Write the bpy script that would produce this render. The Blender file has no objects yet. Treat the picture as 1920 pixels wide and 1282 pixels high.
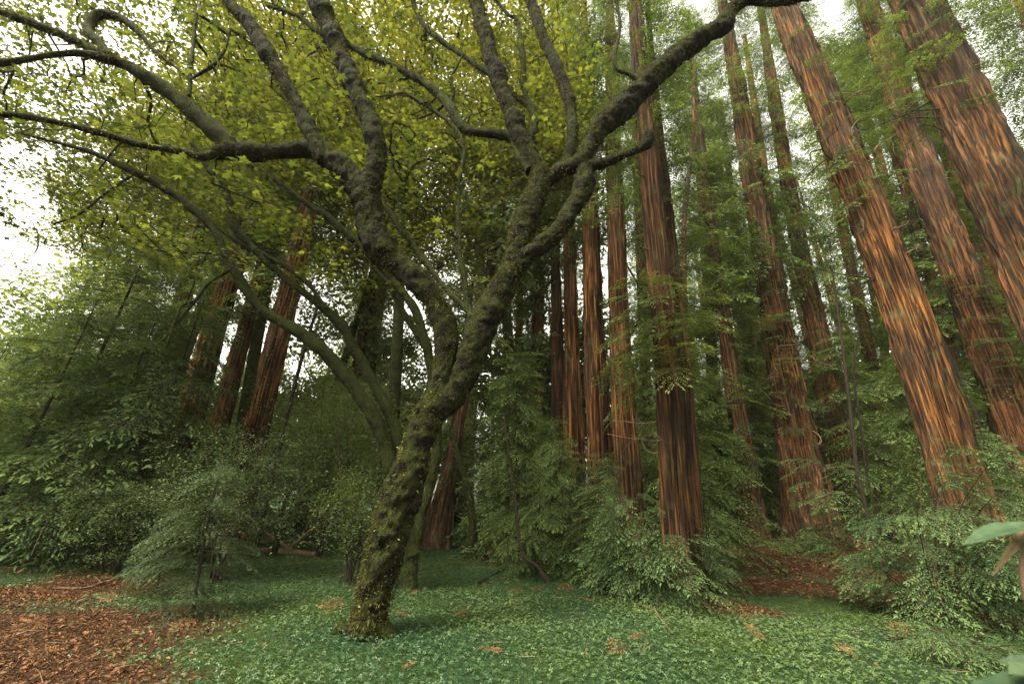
import bpy, math, time
import numpy as np
from mathutils import Matrix, Vector
T0 = time.time()
R = math.radians
sc = bpy.context.scene

# ------------------------------------------------------------------ camera
W, H, F = 1920.0, 1282.0, 760.0          # photograph size and focal length in its pixels
PITCH, ROLL = R(21.8), R(2.1)
CAM = np.array([0.0, 0.0, 1.6])
_f = np.array([0, math.cos(PITCH), math.sin(PITCH)])
_r0 = np.array([1.0, 0, 0]); _u0 = np.array([0, -math.sin(PITCH), math.cos(PITCH)])
_r = math.cos(ROLL)*_r0 + math.sin(ROLL)*_u0
_u = -math.sin(ROLL)*_r0 + math.cos(ROLL)*_u0
cam_data = bpy.data.cameras.new('camera'); cam = bpy.data.objects.new('camera', cam_data)
sc.collection.objects.link(cam)
cam_data.sensor_width = 36; cam_data.lens = 36*F/W; cam_data.clip_start = .05; cam_data.clip_end = 1500
cam.matrix_world = Matrix(((_r[0], _u[0], -_f[0], CAM[0]), (_r[1], _u[1], -_f[1], CAM[1]),
                           (_r[2], _u[2], -_f[2], CAM[2]), (0, 0, 0, 1)))
cam_data.dof.use_dof = True; cam_data.dof.focus_distance = 9.5; cam_data.dof.aperture_fstop = 2.0
sc.camera = cam

# ------------------------------------------------------------------ sky, sun, exposure
SUN_EL, SUN_AZ = R(55), R(-128)          # azimuth from +Y towards +X
world = bpy.data.worlds.new('World'); sc.world = world; world.use_nodes = True
nt = world.node_tree; nt.nodes.clear()
sky = nt.nodes.new('ShaderNodeTexSky'); sky.sky_type = 'NISHITA'; sky.sun_disc = False
sky.sun_elevation = SUN_EL; sky.sun_rotation = SUN_AZ; sky.air_density = 1.0; sky.dust_density = 4.0; sky.ozone_density = 1.0
hs = nt.nodes.new('ShaderNodeHueSaturation'); hs.inputs['Saturation'].default_value = .15
tw = nt.nodes.new('ShaderNodeMix'); tw.data_type = 'RGBA'; tw.blend_type = 'MULTIPLY'; tw.inputs['Factor'].default_value = 1.0
tw.inputs['B'].default_value = (1.0, .97, .80, 1)      # thin warm overcast
bg = nt.nodes.new('ShaderNodeBackground'); bg.inputs['Strength'].default_value = .12
wo = nt.nodes.new('ShaderNodeOutputWorld')
nt.links.new(sky.outputs['Color'], hs.inputs['Color']); nt.links.new(hs.outputs['Color'], tw.inputs['A'])
nt.links.new(tw.outputs['Result'], bg.inputs['Color']); nt.links.new(bg.outputs[0], wo.inputs[0])
sd = bpy.data.lights.new('sun', 'SUN'); sd.energy = 1.5; sd.angle = R(14); sd.color = (1.0, .93, .80)
sun = bpy.data.objects.new('sun', sd); sc.collection.objects.link(sun)
_sdir = Vector((math.cos(SUN_EL)*math.sin(SUN_AZ), math.cos(SUN_EL)*math.cos(SUN_AZ), math.sin(SUN_EL)))
sun.rotation_euler = _sdir.to_track_quat('Z', 'Y').to_euler()
vs = sc.view_settings
vs.view_transform = 'Standard'; vs.look = 'None'; vs.exposure = 2.65; vs.gamma = 1.0; vs.use_curve_mapping = False
cy = sc.cycles
cy.max_bounces = 10; cy.diffuse_bounces = 9; cy.glossy_bounces = 2; cy.transmission_bounces = 3; cy.transparent_max_bounces = 4
cy.use_denoising = True; cy.denoiser = 'OPENIMAGEDENOISE'; cy.denoising_input_passes = 'RGB_ALBEDO_NORMAL'; cy.denoising_prefilter = 'NONE'; cy.sample_clamp_indirect = 2.0
cy.caustics_reflective = False; cy.caustics_refractive = False

# ------------------------------------------------------------------ maths helpers
rng = np.random.default_rng(7)
def ray(px, py): return _f*F + _r*(px-W/2) - _u*(py-H/2)
def at(px, py, Y):                       # world point on the pixel's ray at ground distance Y
    d = ray(px, py); return CAM + d*(Y/d[1])
def axd(P): return float(np.dot(np.asarray(P)-CAM, _f))     # distance along the lens axis
def proj(P):
    q = np.asarray(P)-CAM; z = q@_f
    return W/2+F*(q@_r)/z, H/2-F*(q@_u)/z
def _hash(i, j, k, seed):
    n = (i*374761393 + j*668265263 + k*2147483647 + seed*1274126177) & 0x7fffffff
    n = ((n ^ (n >> 13))*1274126177) & 0x7fffffff
    return ((n ^ (n >> 16)) & 0xffff)/65535.0
def noise(P, seed=0):                    # value noise, -1..1
    P = np.asarray(P, float); i = np.floor(P).astype(np.int64); f = P-i; f = f*f*(3-2*f)
    o = 0
    for a in (0, 1):
        for b in (0, 1):
            for c in (0, 1):
                w = (f[..., 0] if a else 1-f[..., 0])*(f[..., 1] if b else 1-f[..., 1])*(f[..., 2] if c else 1-f[..., 2])
                o = o + w*_hash(i[..., 0]+a, i[..., 1]+b, i[..., 2]+c, seed)
    return o*2-1
def fbm(P, seed=0, oct=3):
    o = 0; a = 1; P = np.asarray(P, float)
    for k in range(oct): o = o + a*noise(P*2**k, seed+k); a *= .5
    return o
def sstep(a, b, x): t = np.clip((x-a)/(b-a), 0, 1); return t*t*(3-2*t)
def unit(v): return v/np.maximum(np.linalg.norm(v, axis=-1, keepdims=True), 1e-9)

def ground_z(x, y):
    x = np.asarray(x, float); y = np.asarray(y, float)
    z = .55*sstep(4, 14, x)*sstep(9, 17, y) + .35*sstep(14, 40, y)
    z = z + .10*noise(np.stack([x*.35, y*.35, x*0], -1), 3)*sstep(3, 8, y) + .04*noise(np.stack([x*1.1, y*1.1, x*0], -1), 5)
    return z
def on_ground(px, py):                   # pixel -> ground point
    d = ray(px, py); lo, hi = .5, 120.0
    for t in np.concatenate([np.linspace(2, 30, 600), np.linspace(30, 120, 300)]):
        P = CAM + d*(t/d[1])
        if P[2] <= ground_z(P[0], P[1]): return P
    return P
def col_at(px, Y):                       # ground point at distance Y that shows in pixel column px
    py = 1000.0
    for k in range(6):
        P = at(px, py, Y); z = float(ground_z(P[0], P[1])); _, py = proj((P[0], P[1], z)); 
    P = at(px, py, Y); return np.array([P[0], Y, float(ground_z(P[0], Y))])

# ------------------------------------------------------------------ object helpers
col = sc.collection
def link_mesh(name, V, faces, mats, parent=None, tint=None, midx=None, smooth=False, loc=None):
    """faces: list of int arrays (n,3)/(n,4)"""
    me = bpy.data.meshes.new(name)
    V = np.asarray(V, np.float32); faces = [np.asarray(f, np.int32) for f in faces if len(f)]
    nl = sum(f.size for f in faces); npoly = sum(len(f) for f in faces)
    me.vertices.add(len(V)); me.vertices.foreach_set('co', V.ravel())
    me.loops.add(nl); me.loops.foreach_set('vertex_index', np.concatenate([f.ravel() for f in faces]))
    me.polygons.add(npoly)
    tot = np.concatenate([np.full(len(f), f.shape[1], np.int32) for f in faces])
    me.polygons.foreach_set('loop_start', np.concatenate([[0], np.cumsum(tot)[:-1]]).astype(np.int32))
    me.polygons.foreach_set('loop_total', tot)
    if midx is not None: me.polygons.foreach_set('material_index', np.asarray(midx, np.int32))
    me.polygons.foreach_set('use_smooth', np.full(npoly, bool(smooth)))
    me.update(calc_edges=True)
    if tint is not None:
        a = me.attributes.new('tint', 'FLOAT', 'POINT'); a.data.foreach_set('value', np.asarray(tint, np.float32))
    for m in (mats if isinstance(mats, (list, tuple)) else [mats]): me.materials.append(m)
    o = bpy.data.objects.new(name, me); col.objects.link(o)
    if parent is not None: o.parent = parent
    if loc is not None: o.location = loc
    return o
def thing(name, label, cat, loc, group=None):
    o = bpy.data.objects.new(name, None); col.objects.link(o); o.location = loc; o.empty_display_size = .2
    tag(o, label, cat, group); return o
def tag(o, label, cat, group=None):
    o['label'] = label; o['category'] = cat
    if group: o['group'] = group
    return o
def stuff(o): o['kind'] = 'stuff'; return o
def structure(o): o['kind'] = 'structure'; return o
def copy_tree(root, loc, rz=0, s=1, label=None, group=None):
    r = root.copy(); col.objects.link(r); r.location = loc; r.rotation_euler = (0, 0, rz); r.scale = (s,)*3
    if label: r['label'] = label
    if group: r['group'] = group
    for ch in root.children:
        c = ch.copy(); col.objects.link(c); c.parent = r
    return r

# ------------------------------------------------------------------ materials
def newmat(name):
    m = bpy.data.materials.new(name); m.use_nodes = True; n = m.node_tree; n.nodes.clear()
    return m, n, n.nodes.new('ShaderNodeOutputMaterial')
def N(n, kind, **kw):
    x = n.nodes.new('ShaderNode'+kind)
    for k, v in kw.items():
        if k in x.inputs: x.inputs[k].default_value = v
        else: setattr(x, k, v)
    return x
def ramp(n, stops, fac):
    c = n.nodes.new('ShaderNodeValToRGB'); e = c.color_ramp.elements
    while len(e) < len(stops): e.new(.5)
    for k, (p, rgb) in enumerate(stops): e[k].position = p; e[k].color = (*rgb, 1)
    n.links.new(fac, c.inputs[0]); return c.outputs[0]
def mixc(n, fac, a, b, blend='MIX'):
    m = n.nodes.new('ShaderNodeMix'); m.data_type = 'RGBA'; m.blend_type = blend
    for s, v in (('Factor', fac), ('A', a), ('B', b)):
        if hasattr(v, 'node'): n.links.new(v, m.inputs[s])
        else: m.inputs[s].default_value = v if s == 'Factor' else (*v, 1)
    return m.outputs['Result']
def maprange(n, val, a, b, c=0, d=1):
    m = n.nodes.new('ShaderNodeMapRange'); n.links.new(val, m.inputs[0])
    for k, v in zip((1, 2, 3, 4), (a, b, c, d)): m.inputs[k].default_value = v
    return m.outputs[0]
def leaf_mat(name, dark, light, trans=.4, rough=.5, spec=.35, wood=(.05, .035, .02), tcol=None, mottle=0):
    """leaf colour runs dark..light along the tint attribute; tint < 0 is twig wood"""
    m, n, out = newmat(name)
    a = N(n, 'Attribute', attribute_name='tint')
    g = ramp(n, [(0, dark), (.55, tuple((x+y)/2 for x, y in zip(dark, light))), (1, light)], a.outputs['Fac'])
    if mottle:
        tc = n.nodes.new('ShaderNodeTexCoord'); nz = N(n, 'TexNoise', Scale=mottle, Detail=7, Roughness=.7); n.links.new(tc.outputs['Object'], nz.inputs['Vector'])
        g = mixc(n, 1.0, g, ramp(n, [(.30, (.45, .40, .30)), (.45, (.85, .85, .8)), (.62, (1.05, 1.05, 1)), (.78, (1.3, 1.2, .9))], nz.outputs['Fac']), 'MULTIPLY')
    isw = n.nodes.new('ShaderNodeMath'); isw.operation = 'LESS_THAN'; n.links.new(a.outputs['Fac'], isw.inputs[0]); isw.inputs[1].default_value = -.5
    c = mixc(n, isw.outputs[0], g, wood)
    p = N(n, 'BsdfPrincipled', Roughness=rough); p.inputs['Specular IOR Level'].default_value = spec
    n.links.new(c, p.inputs['Base Color'])
    t = n.nodes.new('ShaderNodeBsdfTranslucent')
    tc = mixc(n, 1.0, g, tcol or (1.25, 1.15, .6), 'MULTIPLY'); n.links.new(tc, t.inputs['Color'])
    f = n.nodes.new('ShaderNodeMath'); f.operation = 'MULTIPLY_ADD'; n.links.new(isw.outputs[0], f.inputs[0]); f.inputs[1].default_value = -trans; f.inputs[2].default_value = trans
    mx = n.nodes.new('ShaderNodeMixShader'); n.links.new(f.outputs[0], mx.inputs[0]); n.links.new(p.outputs[0], mx.inputs[1]); n.links.new(t.outputs[0], mx.inputs[2])
    n.links.new(mx.outputs[0], out.inputs[0]); return m
def redwood_bark(name, c_dark, c_mid, c_hi, seed=0):
    m, n, out = newmat(name)
    tc = n.nodes.new('ShaderNodeTexCoord'); mp = n.nodes.new('ShaderNodeMapping'); n.links.new(tc.outputs['Object'], mp.inputs[0])
    mp.inputs['Scale'].default_value = (1, 1, .03); mp.inputs['Location'].default_value = (seed, seed*2, 0)
    a = N(n, 'TexNoise', Scale=16, Detail=8, Roughness=.62); n.links.new(mp.outputs[0], a.inputs['Vector'])
    mp2 = n.nodes.new('ShaderNodeMapping'); n.links.new(tc.outputs['Object'], mp2.inputs[0]); mp2.inputs['Scale'].default_value = (1, 1, .35)
    b = N(n, 'TexNoise', Scale=1.3, Detail=4); n.links.new(mp2.outputs[0], b.inputs['Vector'])
    c = ramp(n, [(.40, tuple(x*.3 for x in c_dark)), (.47, c_dark), (.54, c_mid), (.66, c_hi)], a.outputs['Fac'])
    gr = ramp(n, [(.40, (.55, .50, .45)), (.60, (1.25, 1.1, .95))], b.outputs['Fac'])
    c2 = mixc(n, 1.0, c, gr, 'MULTIPLY')
    d = N(n, 'TexNoise', Scale=2.1, Detail=6); n.links.new(tc.outputs['Object'], d.inputs['Vector'])
    oi = n.nodes.new('ShaderNodeObjectInfo'); e = N(n, 'TexNoise', Scale=.45, Detail=5); n.links.new(mp2.outputs[0], e.inputs['Vector'])
    c2 = mixc(n, maprange(n, e.outputs['Fac'], .42, .68, 0, .6), c2, mixc(n, .5, c2, (.085, .070, .055), 'MIX'))       # grey weathering
    c2 = mixc(n, 1.0, c2, ramp(n, [(0, (.72, .72, .74)), (.5, (1, .97, .9)), (1, (1.18, 1.08, .95))], oi.outputs['Random']), 'MULTIPLY')
    c3 = mixc(n, maprange(n, d.outputs['Fac'], .56, .74, 0, .6), c2, (.060, .075, .030))     # moss and lichen
    p = N(n, 'BsdfPrincipled', Roughness=.9); p.inputs['Specular IOR Level'].default_value = .15; n.links.new(c3, p.inputs['Base Color'])
    bp = N(n, 'Bump', Strength=1.0, Distance=.09); n.links.new(a.outputs['Fac'], bp.inputs['Height']); n.links.new(bp.outputs[0], p.inputs['Normal'])
    n.links.new(p.outputs[0], out.inputs[0]); return m
def mossy_bark(name, bark=(.017, .0125, .008), moss=(.036, .042, .008), bias=.485):
    m, n, out = newmat(name)
    tc = n.nodes.new('ShaderNodeTexCoord'); geo = n.nodes.new('ShaderNodeNewGeometry')
    a = N(n, 'TexNoise', Scale=5, Detail=8, Roughness=.7); n.links.new(tc.outputs['Object'], a.inputs['Vector'])
    v = N(n, 'TexVoronoi', Scale=26); v.feature = 'DISTANCE_TO_EDGE'
    wv = N(n, 'TexNoise', Scale=30, Detail=3); n.links.new(tc.outputs['Object'], wv.inputs['Vector'])
    mp = n.nodes.new('ShaderNodeMapping'); mp.inputs['Scale'].default_value = (1, 1, .45); n.links.new(tc.outputs['Object'], mp.inputs[0])
    ad = mixc(n, .08, mp.outputs[0], wv.outputs['Color'], 'ADD'); n.links.new(ad, v.inputs['Vector'])
    cr = maprange(n, v.outputs['Distance'], 0, .22)
    bc = mixc(n, cr, tuple(x*.3 for x in bark), tuple(x*1.35 for x in bark))
    sx = n.nodes.new('ShaderNodeSeparateXYZ'); n.links.new(geo.outputs['Normal'], sx.inputs[0])
    s = n.nodes.new('ShaderNodeMath'); s.operation = 'MULTIPLY_ADD'; n.links.new(sx.outputs[2], s.inputs[0]); s.inputs[1].default_value = .16; n.links.new(a.outputs['Fac'], s.inputs[2])
    fm = maprange(n, s.outputs[0], bias-.08, bias+.10)
    fine = N(n, 'TexNoise', Scale=45, Detail=6, Roughness=.75); n.links.new(tc.outputs['Object'], fine.inputs['Vector'])
    mc = ramp(n, [(.3, tuple(x*.35 for x in moss)), (.5, moss), (.72, tuple(x*1.7 for x in moss))], fine.outputs['Fac'])
    c = mixc(n, fm, bc, mc)
    p = N(n, 'BsdfPrincipled', Roughness=.95); p.inputs['Specular IOR Level'].default_value = .1; n.links.new(c, p.inputs['Base Color'])
    hsum = n.nodes.new('ShaderNodeMath'); hsum.operation = 'MULTIPLY_ADD'; n.links.new(fine.outputs['Fac'], hsum.inputs[0]); hsum.inputs[1].default_value = .7; n.links.new(cr, hsum.inputs[2])
    bp = N(n, 'Bump', Strength=1.0, Distance=.05); n.links.new(hsum.outputs[0], bp.inputs['Height']); n.links.new(bp.outputs[0], p.inputs['Normal'])
    n.links.new(p.outputs[0], out.inputs[0]); return m
def plain_wood(name, c1, c2, sc_=18):
    m, n, out = newmat(name)
    tc = n.nodes.new('ShaderNodeTexCoord'); a = N(n, 'TexNoise', Scale=sc_, Detail=6, Roughness=.65); n.links.new(tc.outputs['Object'], a.inputs['Vector'])
    c = ramp(n, [(.3, c1), (.7, c2)], a.outputs['Fac'])
    p = N(n, 'BsdfPrincipled', Roughness=.9); p.inputs['Specular IOR Level'].default_value = .15; n.links.new(c, p.inputs['Base Color'])
    bp = N(n, 'Bump', Strength=.8, Distance=.01); n.links.new(a.outputs['Fac'], bp.inputs['Height']); n.links.new(bp.outputs[0], p.inputs['Normal'])
    n.links.new(p.outputs[0], out.inputs[0]); return m

M = {}
M['maple'] = leaf_mat('maple_leaf', (.028, .046, .012), (.135, .155, .034), trans=.54, rough=.55)
M['gold_leaf'] = leaf_mat('golden_leaf', (.038, .052, .010), (.185, .185, .034), trans=.56)
M['redwood_leaf'] = leaf_mat('redwood_needles', (.010, .033, .011), (.135, .192, .056), trans=.34, rough=.65, spec=.12)
M['sprout'] = leaf_mat('redwood_sprout_needles', (.010, .038, .015), (.105, .155, .052), trans=.28, rough=.6, spec=.15)
M['sapling'] = leaf_mat('sapling_needles', (.008, .024, .010), (.062, .092, .034), trans=.3, rough=.65, spec=.12)
M['gold'] = leaf_mat('redwood_new_needles', (.022, .050, .015), (.15, .185, .050), trans=.35, rough=.45)
M['hazel'] = leaf_mat('hazel_leaf', (.035, .070, .025), (.17, .21, .065), trans=.45)
M['huckleberry'] = leaf_mat('huckleberry_leaf', (.010, .034, .012), (.16, .21, .070), trans=.28, rough=.45, spec=.3)
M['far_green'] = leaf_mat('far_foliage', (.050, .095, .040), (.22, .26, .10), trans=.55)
M['sorrel'] = leaf_mat('sorrel_leaf', (.010, .044, .016), (.108, .148, .042), trans=.3, rough=.45)
M['litter'] = leaf_mat('dry_litter', (.036, .019, .010), (.22, .10, .036), trans=.05, rough=.8, spec=.15, tcol=(1, .8, .5))
M['moss'] = leaf_mat('moss_fern', (.020, .022, .006), (.11, .095, .024), trans=.3, rough=.8, spec=.1, wood=(.16, .085, .03))
M['big_leaf'] = leaf_mat('broad_leaf_near', (.020, .050, .026), (.080, .120, .060), trans=.25, rough=.5, spec=.25, mottle=45)
M['dry_tan'] = leaf_mat('dried_tan_leaf', (.06, .04, .022), (.20, .145, .085), trans=.25, rough=.7, spec=.15, mottle=50)
M['bark1'] = redwood_bark('redwood_bark', (.032, .016, .007), (.092, .043, .0145), (.25, .122, .040))
M['bark2'] = redwood_bark('redwood_bark_dark', (.028, .015, .008), (.074, .035, .014), (.18, .088, .034), 3)
M['bark3'] = redwood_bark('redwood_bark_pale', (.052, .026, .013), (.125, .058, .025), (.24, .12, .052), 7)
M['maple_bark'] = mossy_bark('mossy_maple_bark')
M['maple_bark_green'] = mossy_bark('mossy_limb_bark', (.019, .0155, .009), (.040, .049, .011), .42)
M['dead'] = plain_wood('dead_wood', (.05, .034, .020), (.17, .115, .070))
M['dark_wood'] = plain_wood('dark_stem', (.010, .0075, .005), (.035, .025, .016))

# ------------------------------------------------------------------ mesh generators
def spline(pts, rad, step):
    pts = np.asarray(pts, float); rad = np.asarray(rad, float); n = len(pts)
    if n == 2: P = np.vstack([pts[0]*2-pts[1], pts, pts[1]*2-pts[0]])
    else: P = np.vstack([pts[0]*2-pts[1], pts, pts[-1]*2-pts[-2]])
    out, ro = [], []
    for i in range(n-1):
        a, b, c, d = P[i:i+4]; k = max(2, int(np.linalg.norm(c-b)/step)+1)
        t = np.linspace(0, 1, k, endpoint=False)[:, None]
        out.append(.5*((2*b)+(-a+c)*t+(2*a-5*b+4*c-d)*t**2+(-a+3*b-3*c+d)*t**3)); ro.append(rad[i]+(rad[i+1]-rad[i])*t[:, 0])
    out.append(pts[-1:]); ro.append(rad[-1:])
    return np.vstack(out), np.concatenate(ro)
def frames(P):
    T = unit(np.gradient(P, axis=0)); n = len(P); A = np.zeros_like(P)
    ref = np.array([1.0, 0, 0]) if abs(T[0, 0]) < .8 else np.array([0, 1.0, 0])
    a = unit(ref-T[0]*np.dot(ref, T[0])); A[0] = a
    for i in range(1, n):
        a = a-T[i]*np.dot(a, T[i]); a = a/max(np.linalg.norm(a), 1e-9); A[i] = a
    return T, A, np.cross(T, A)
def tube(P, rad, sides, disp=None, cap=True):
    """quads of a tube; disp(P0, theta, ring) -> radial factor"""
    T, A, B = frames(P); n = len(P)
    th = np.arange(sides)*2*math.pi/sides
    D = A[:, None]*np.cos(th)[None, :, None]+B[:, None]*np.sin(th)[None, :, None]
    rr = np.repeat(rad[:, None], sides, 1)
    if disp is not None: rr = rr*disp(P[:, None]+D*rr[..., None], th[None, :], rr)
    V = (P[:, None]+D*rr[..., None]).reshape(-1, 3)
    i = np.arange(n-1)[:, None]*sides; j = np.arange(sides)[None]; k = (j+1) % sides
    Q = np.stack([i+j, i+k, i+sides+k, i+sides+j], -1).reshape(-1, 4)
    if cap:
        V = np.vstack([V, P[-1:]+T[-1:]*rad[-1]*.5]); e = (n-1)*sides; jj = np.arange(sides)
        tri = np.stack([e+jj, e+(jj+1) % sides, np.full(sides, len(V)-1)], -1)
    else: tri = np.zeros((0, 3), int)
    return V, Q, tri
class Acc:                               # gathers shapes into one mesh
    def __init__(s): s.V = []; s.F = []; s.t = []; s.n = 0
    def add(s, V, Fs, tint):
        for f in Fs:
            if len(f): s.F.append(np.asarray(f)+s.n)
        s.V.append(V); s.t.append(np.broadcast_to(tint, (len(V),))); s.n += len(V)
    def scatter(s, tv, tf, tt, pos, rot, scale, tint=None):
        n = len(pos)
        if n == 0: return
        k = len(tv); scale = np.broadcast_to(scale, (n,))
        V = np.einsum('nij,kj->nki', rot, tv)*scale[:, None, None]+pos[:, None]
        Fc = (tf[None]+(np.arange(n)*k)[:, None, None]).reshape(-1, tf.shape[1])
        t = np.broadcast_to(tt, (n, k)) if tint is None else np.clip(tint[:, None]+tt[None]*.5, 0, 1)
        s.add(V.reshape(-1, 3), [Fc], np.asarray(t).reshape(-1))
    def build(s, name, mats, parent=None, base=(0, 0, 0), smooth=False):
        tri = [f for f in s.F if f.shape[1] == 3]; qd = [f for f in s.F if f.shape[1] == 4]
        fs = ([np.vstack(tri)] if tri else [])+([np.vstack(qd)] if qd else [])
        return link_mesh(name, np.vstack(s.V)-np.asarray(base), fs, mats, parent, np.concatenate(s.t), smooth=smooth)
def rotmats(normal, spin):               # z -> normal, spun about it
    n = unit(normal); ref = np.where(np.abs(n[:, 2:3]) < .9, np.array([[0, 0, 1.0]]), np.array([[1.0, 0, 0]]))
    a = unit(np.cross(ref, n)); b = np.cross(n, a)
    c, s_ = np.cos(spin)[:, None], np.sin(spin)[:, None]
    return np.stack([a*c+b*s_, -a*s_+b*c, n], -1)
def up_normals(n, tilt, r): 
    v = r.normal(0, tilt, (n, 3)); v[:, 2] = 1; return unit(v)

# leaf templates: verts, tris, tint offsets
def maple_leaf():
    ang = [-90, -62, -22, 8, 38, 62, 90, 118, 142, 172, 202, 242]
    rad = [.10, .38, .62, .42, .92, .48, 1.05, .48, .92, .42, .62, .38]
    V = [(0, .12, .0)]
    for a, r_ in zip(ang, rad): V.append((r_*math.cos(R(a)), r_*math.sin(R(a))+.25, -.22*r_*r_))
    V = np.array(V)*.55; k = len(ang)
    return V, np.array([(0, i+1, (i+1) % k+1) for i in range(k)]), np.linspace(0, .0, k+1)
def oval_leaf(w=.5):
    V = np.array([(0, 0, 0), (w/2, .45, .08), (0, 1, -.1), (-w/2, .45, .08), (0, .5, -.02)])
    return V, np.array([(0, 1, 4), (1, 2, 4), (2, 3, 4), (3, 0, 4)]), np.zeros(5)
def kite_leaf(w=.55):
    V = np.array([(0, 0, 0), (w/2, .5, .1), (0, 1, -.05), (-w/2, .5, .1)])
    return V, np.array([(0, 1, 2), (0, 2, 3)]), np.zeros(4)
def clump_leaf(r, n=9):                  # a tuft of small leaves for far foliage
    acc = []; fs = []
    kv, kf, _ = kite_leaf()
    for i in range(n):
        nn = up_normals(1, .7, r); rm = rotmats(nn, r.uniform(0, 6.3, 1))[0]
        acc.append((kv*r.uniform(.35, .6))@rm.T+r.normal(0, .33, 3)*np.array([1, 1, .6])); fs.append(kf+4*i)
    return np.vstack(acc), np.vstack(fs), np.repeat(r.uniform(-.5, .5, n), 4)
MAPLE, OVAL, KITE = maple_leaf(), oval_leaf(), kite_leaf()

def make_bough(r, L, fl, fw, droop=.35, width=.9, sp=None, gap=.12):
    """a flat redwood bough along +x: axis, alternate side twigs, needle-clad fingers"""
    sp = sp or fl*.42; V = []; Fc = []; t = []
    def finger(p, d, nrm, l, tt):
        s = np.cross(nrm, d); s = s/max(np.linalg.norm(s), 1e-6); i = len(V); w = fw*r.uniform(.8, 1.2)
        V.extend([p, p+d*l*.5+s*w*.5-nrm*w*.25, p+d*l-nrm*l*.12, p+d*l*.5-s*w*.5-nrm*w*.25])
        Fc.extend([(i, i+1, i+2), (i, i+2, i+3)]); t.extend([max(0, tt-.25), tt, min(1, tt+.25), tt])
    def stem(p, q, w):
        d = q-p; s = np.cross(d, (0, 0, 1.0)); s = s/max(np.linalg.norm(s), 1e-6)*w; i = len(V)
        V.extend([p+s, p-s, q+s*.5, q-s*.5, p+np.array([0, 0, -w*1.6]), q+np.array([0, 0, -w*.8])]); t.extend([-1]*6)
        Fc.extend([(i, i+1, i+2), (i+1, i+3, i+2), (i, i+2, i+4), (i+2, i+5, i+4), (i+1, i+4, i+3), (i+4, i+5, i+3)])
    wob = r.normal(0, .05*L, 3)
    def ax(u): return np.array([L*u*(1-.08*u), math.sin(u*3)*wob[1]+wob[2]*u*u, L*(.12*u-droop*u*u)])
    K = 6
    for k in range(K): stem(ax(k/K), ax((k+1)/K), .006*L*(1-.8*k/K)+.0015)
    ns = max(6, int(L/(fl*.62)))
    for k in range(ns):
        u = .10+.88*(k+r.uniform(0, .6))/ns; side = 1 if k % 2 else -1
        p = ax(u); tx = unit(ax(min(1, u+.03))-ax(u-.03))
        l = width*L*.5*min(1, .35+u*2.2)*(1.04-u)**.75*r.uniform(.7, 1.15)+fl*.5
        a = R(r.uniform(42, 66)); side_v = np.array([-tx[1], tx[0], 0])*side
        d0 = tx*math.cos(a)+side_v*math.sin(a); d0[2] += r.normal(0, .10)
        nf = max(2, int(l/sp)); q = p; bt = r.uniform(.15, .55)
        pts = []
        for j in range(nf+1):
            v = j/nf; pts.append(p+d0*l*v+np.array([0, 0, -droop*.55*l*v*v])+tx*l*.18*v*v)
        if l > fl*1.5: stem(pts[0], pts[-1], .0022)
        for j in range(1, nf+1):
            if r.random() < gap: continue
            v = j/nf; dd = unit(pts[j]-pts[j-1]); nm = unit(np.array([r.normal(0, .22), r.normal(0, .22), 1.0]))
            sv = np.cross(nm, dd); tt = bt+.35*v+r.normal(0, .1)
            if j == nf: finger(pts[j], dd, nm, fl*.9, min(1, tt+.2))
            for sg in ((1, -1) if r.random() < .75 else ((1,) if j % 2 else (-1,))):
                b = R(r.uniform(35, 60)); finger(pts[j], unit(dd*math.cos(b)+sg*sv*math.sin(b)), nm, fl*r.uniform(.55, 1.05)*(1-.35*v), np.clip(tt, 0, 1))
    return np.array(V), np.array(Fc), np.array(t)
def bough_set(seed, Ls, fl, fw, **kw):
    r = np.random.default_rng(seed); return [make_bough(r, L, fl, fw, **kw) for L in Ls]
NEAR_S = bough_set(1, [.9, 1.0, 1.1, .8], .10, .024)            # short sprays close to the camera
NEAR_M = bough_set(2, [1.5, 1.7, 1.9, 1.6], .125, .030)
MID_M = bough_set(3, [1.7, 2.0, 2.3, 1.8], .155, .038)
MID_L = bough_set(4, [2.6, 3.0, 3.4], .24, .065, width=.75)
FAR_L = bough_set(5, [3.0, 3.6, 2.6], .42, .13, width=.8)
def put_boughs(acc, bset, pos, az, pitch, scale, r, dt=None):
    for i in range(len(pos)):
        v, f, t = bset[int(r.integers(len(bset)))]
        ca, sa, cp, sp = math.cos(az[i]), math.sin(az[i]), math.cos(pitch[i]), math.sin(pitch[i])
        ro = R(r.normal(0, 14)); cr, sr = math.cos(ro), math.sin(ro)
        Rx = np.array([[1, 0, 0], [0, cr, -sr], [0, sr, cr]]); Ry = np.array([[cp, 0, -sp], [0, 1, 0], [sp, 0, cp]]); Rz = np.array([[ca, -sa, 0], [sa, ca, 0], [0, 0, 1]])
        mir = np.diag([1, 1 if r.random() < .5 else -1, 1])
        k = dt if dt is not None else r.normal(0, .13)
        acc.add(v@(Rz@Ry@Rx@mir).T*scale[i]+pos[i], [f], np.where(t < 0, -1, np.clip(t+k, 0, 1)))

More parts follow.
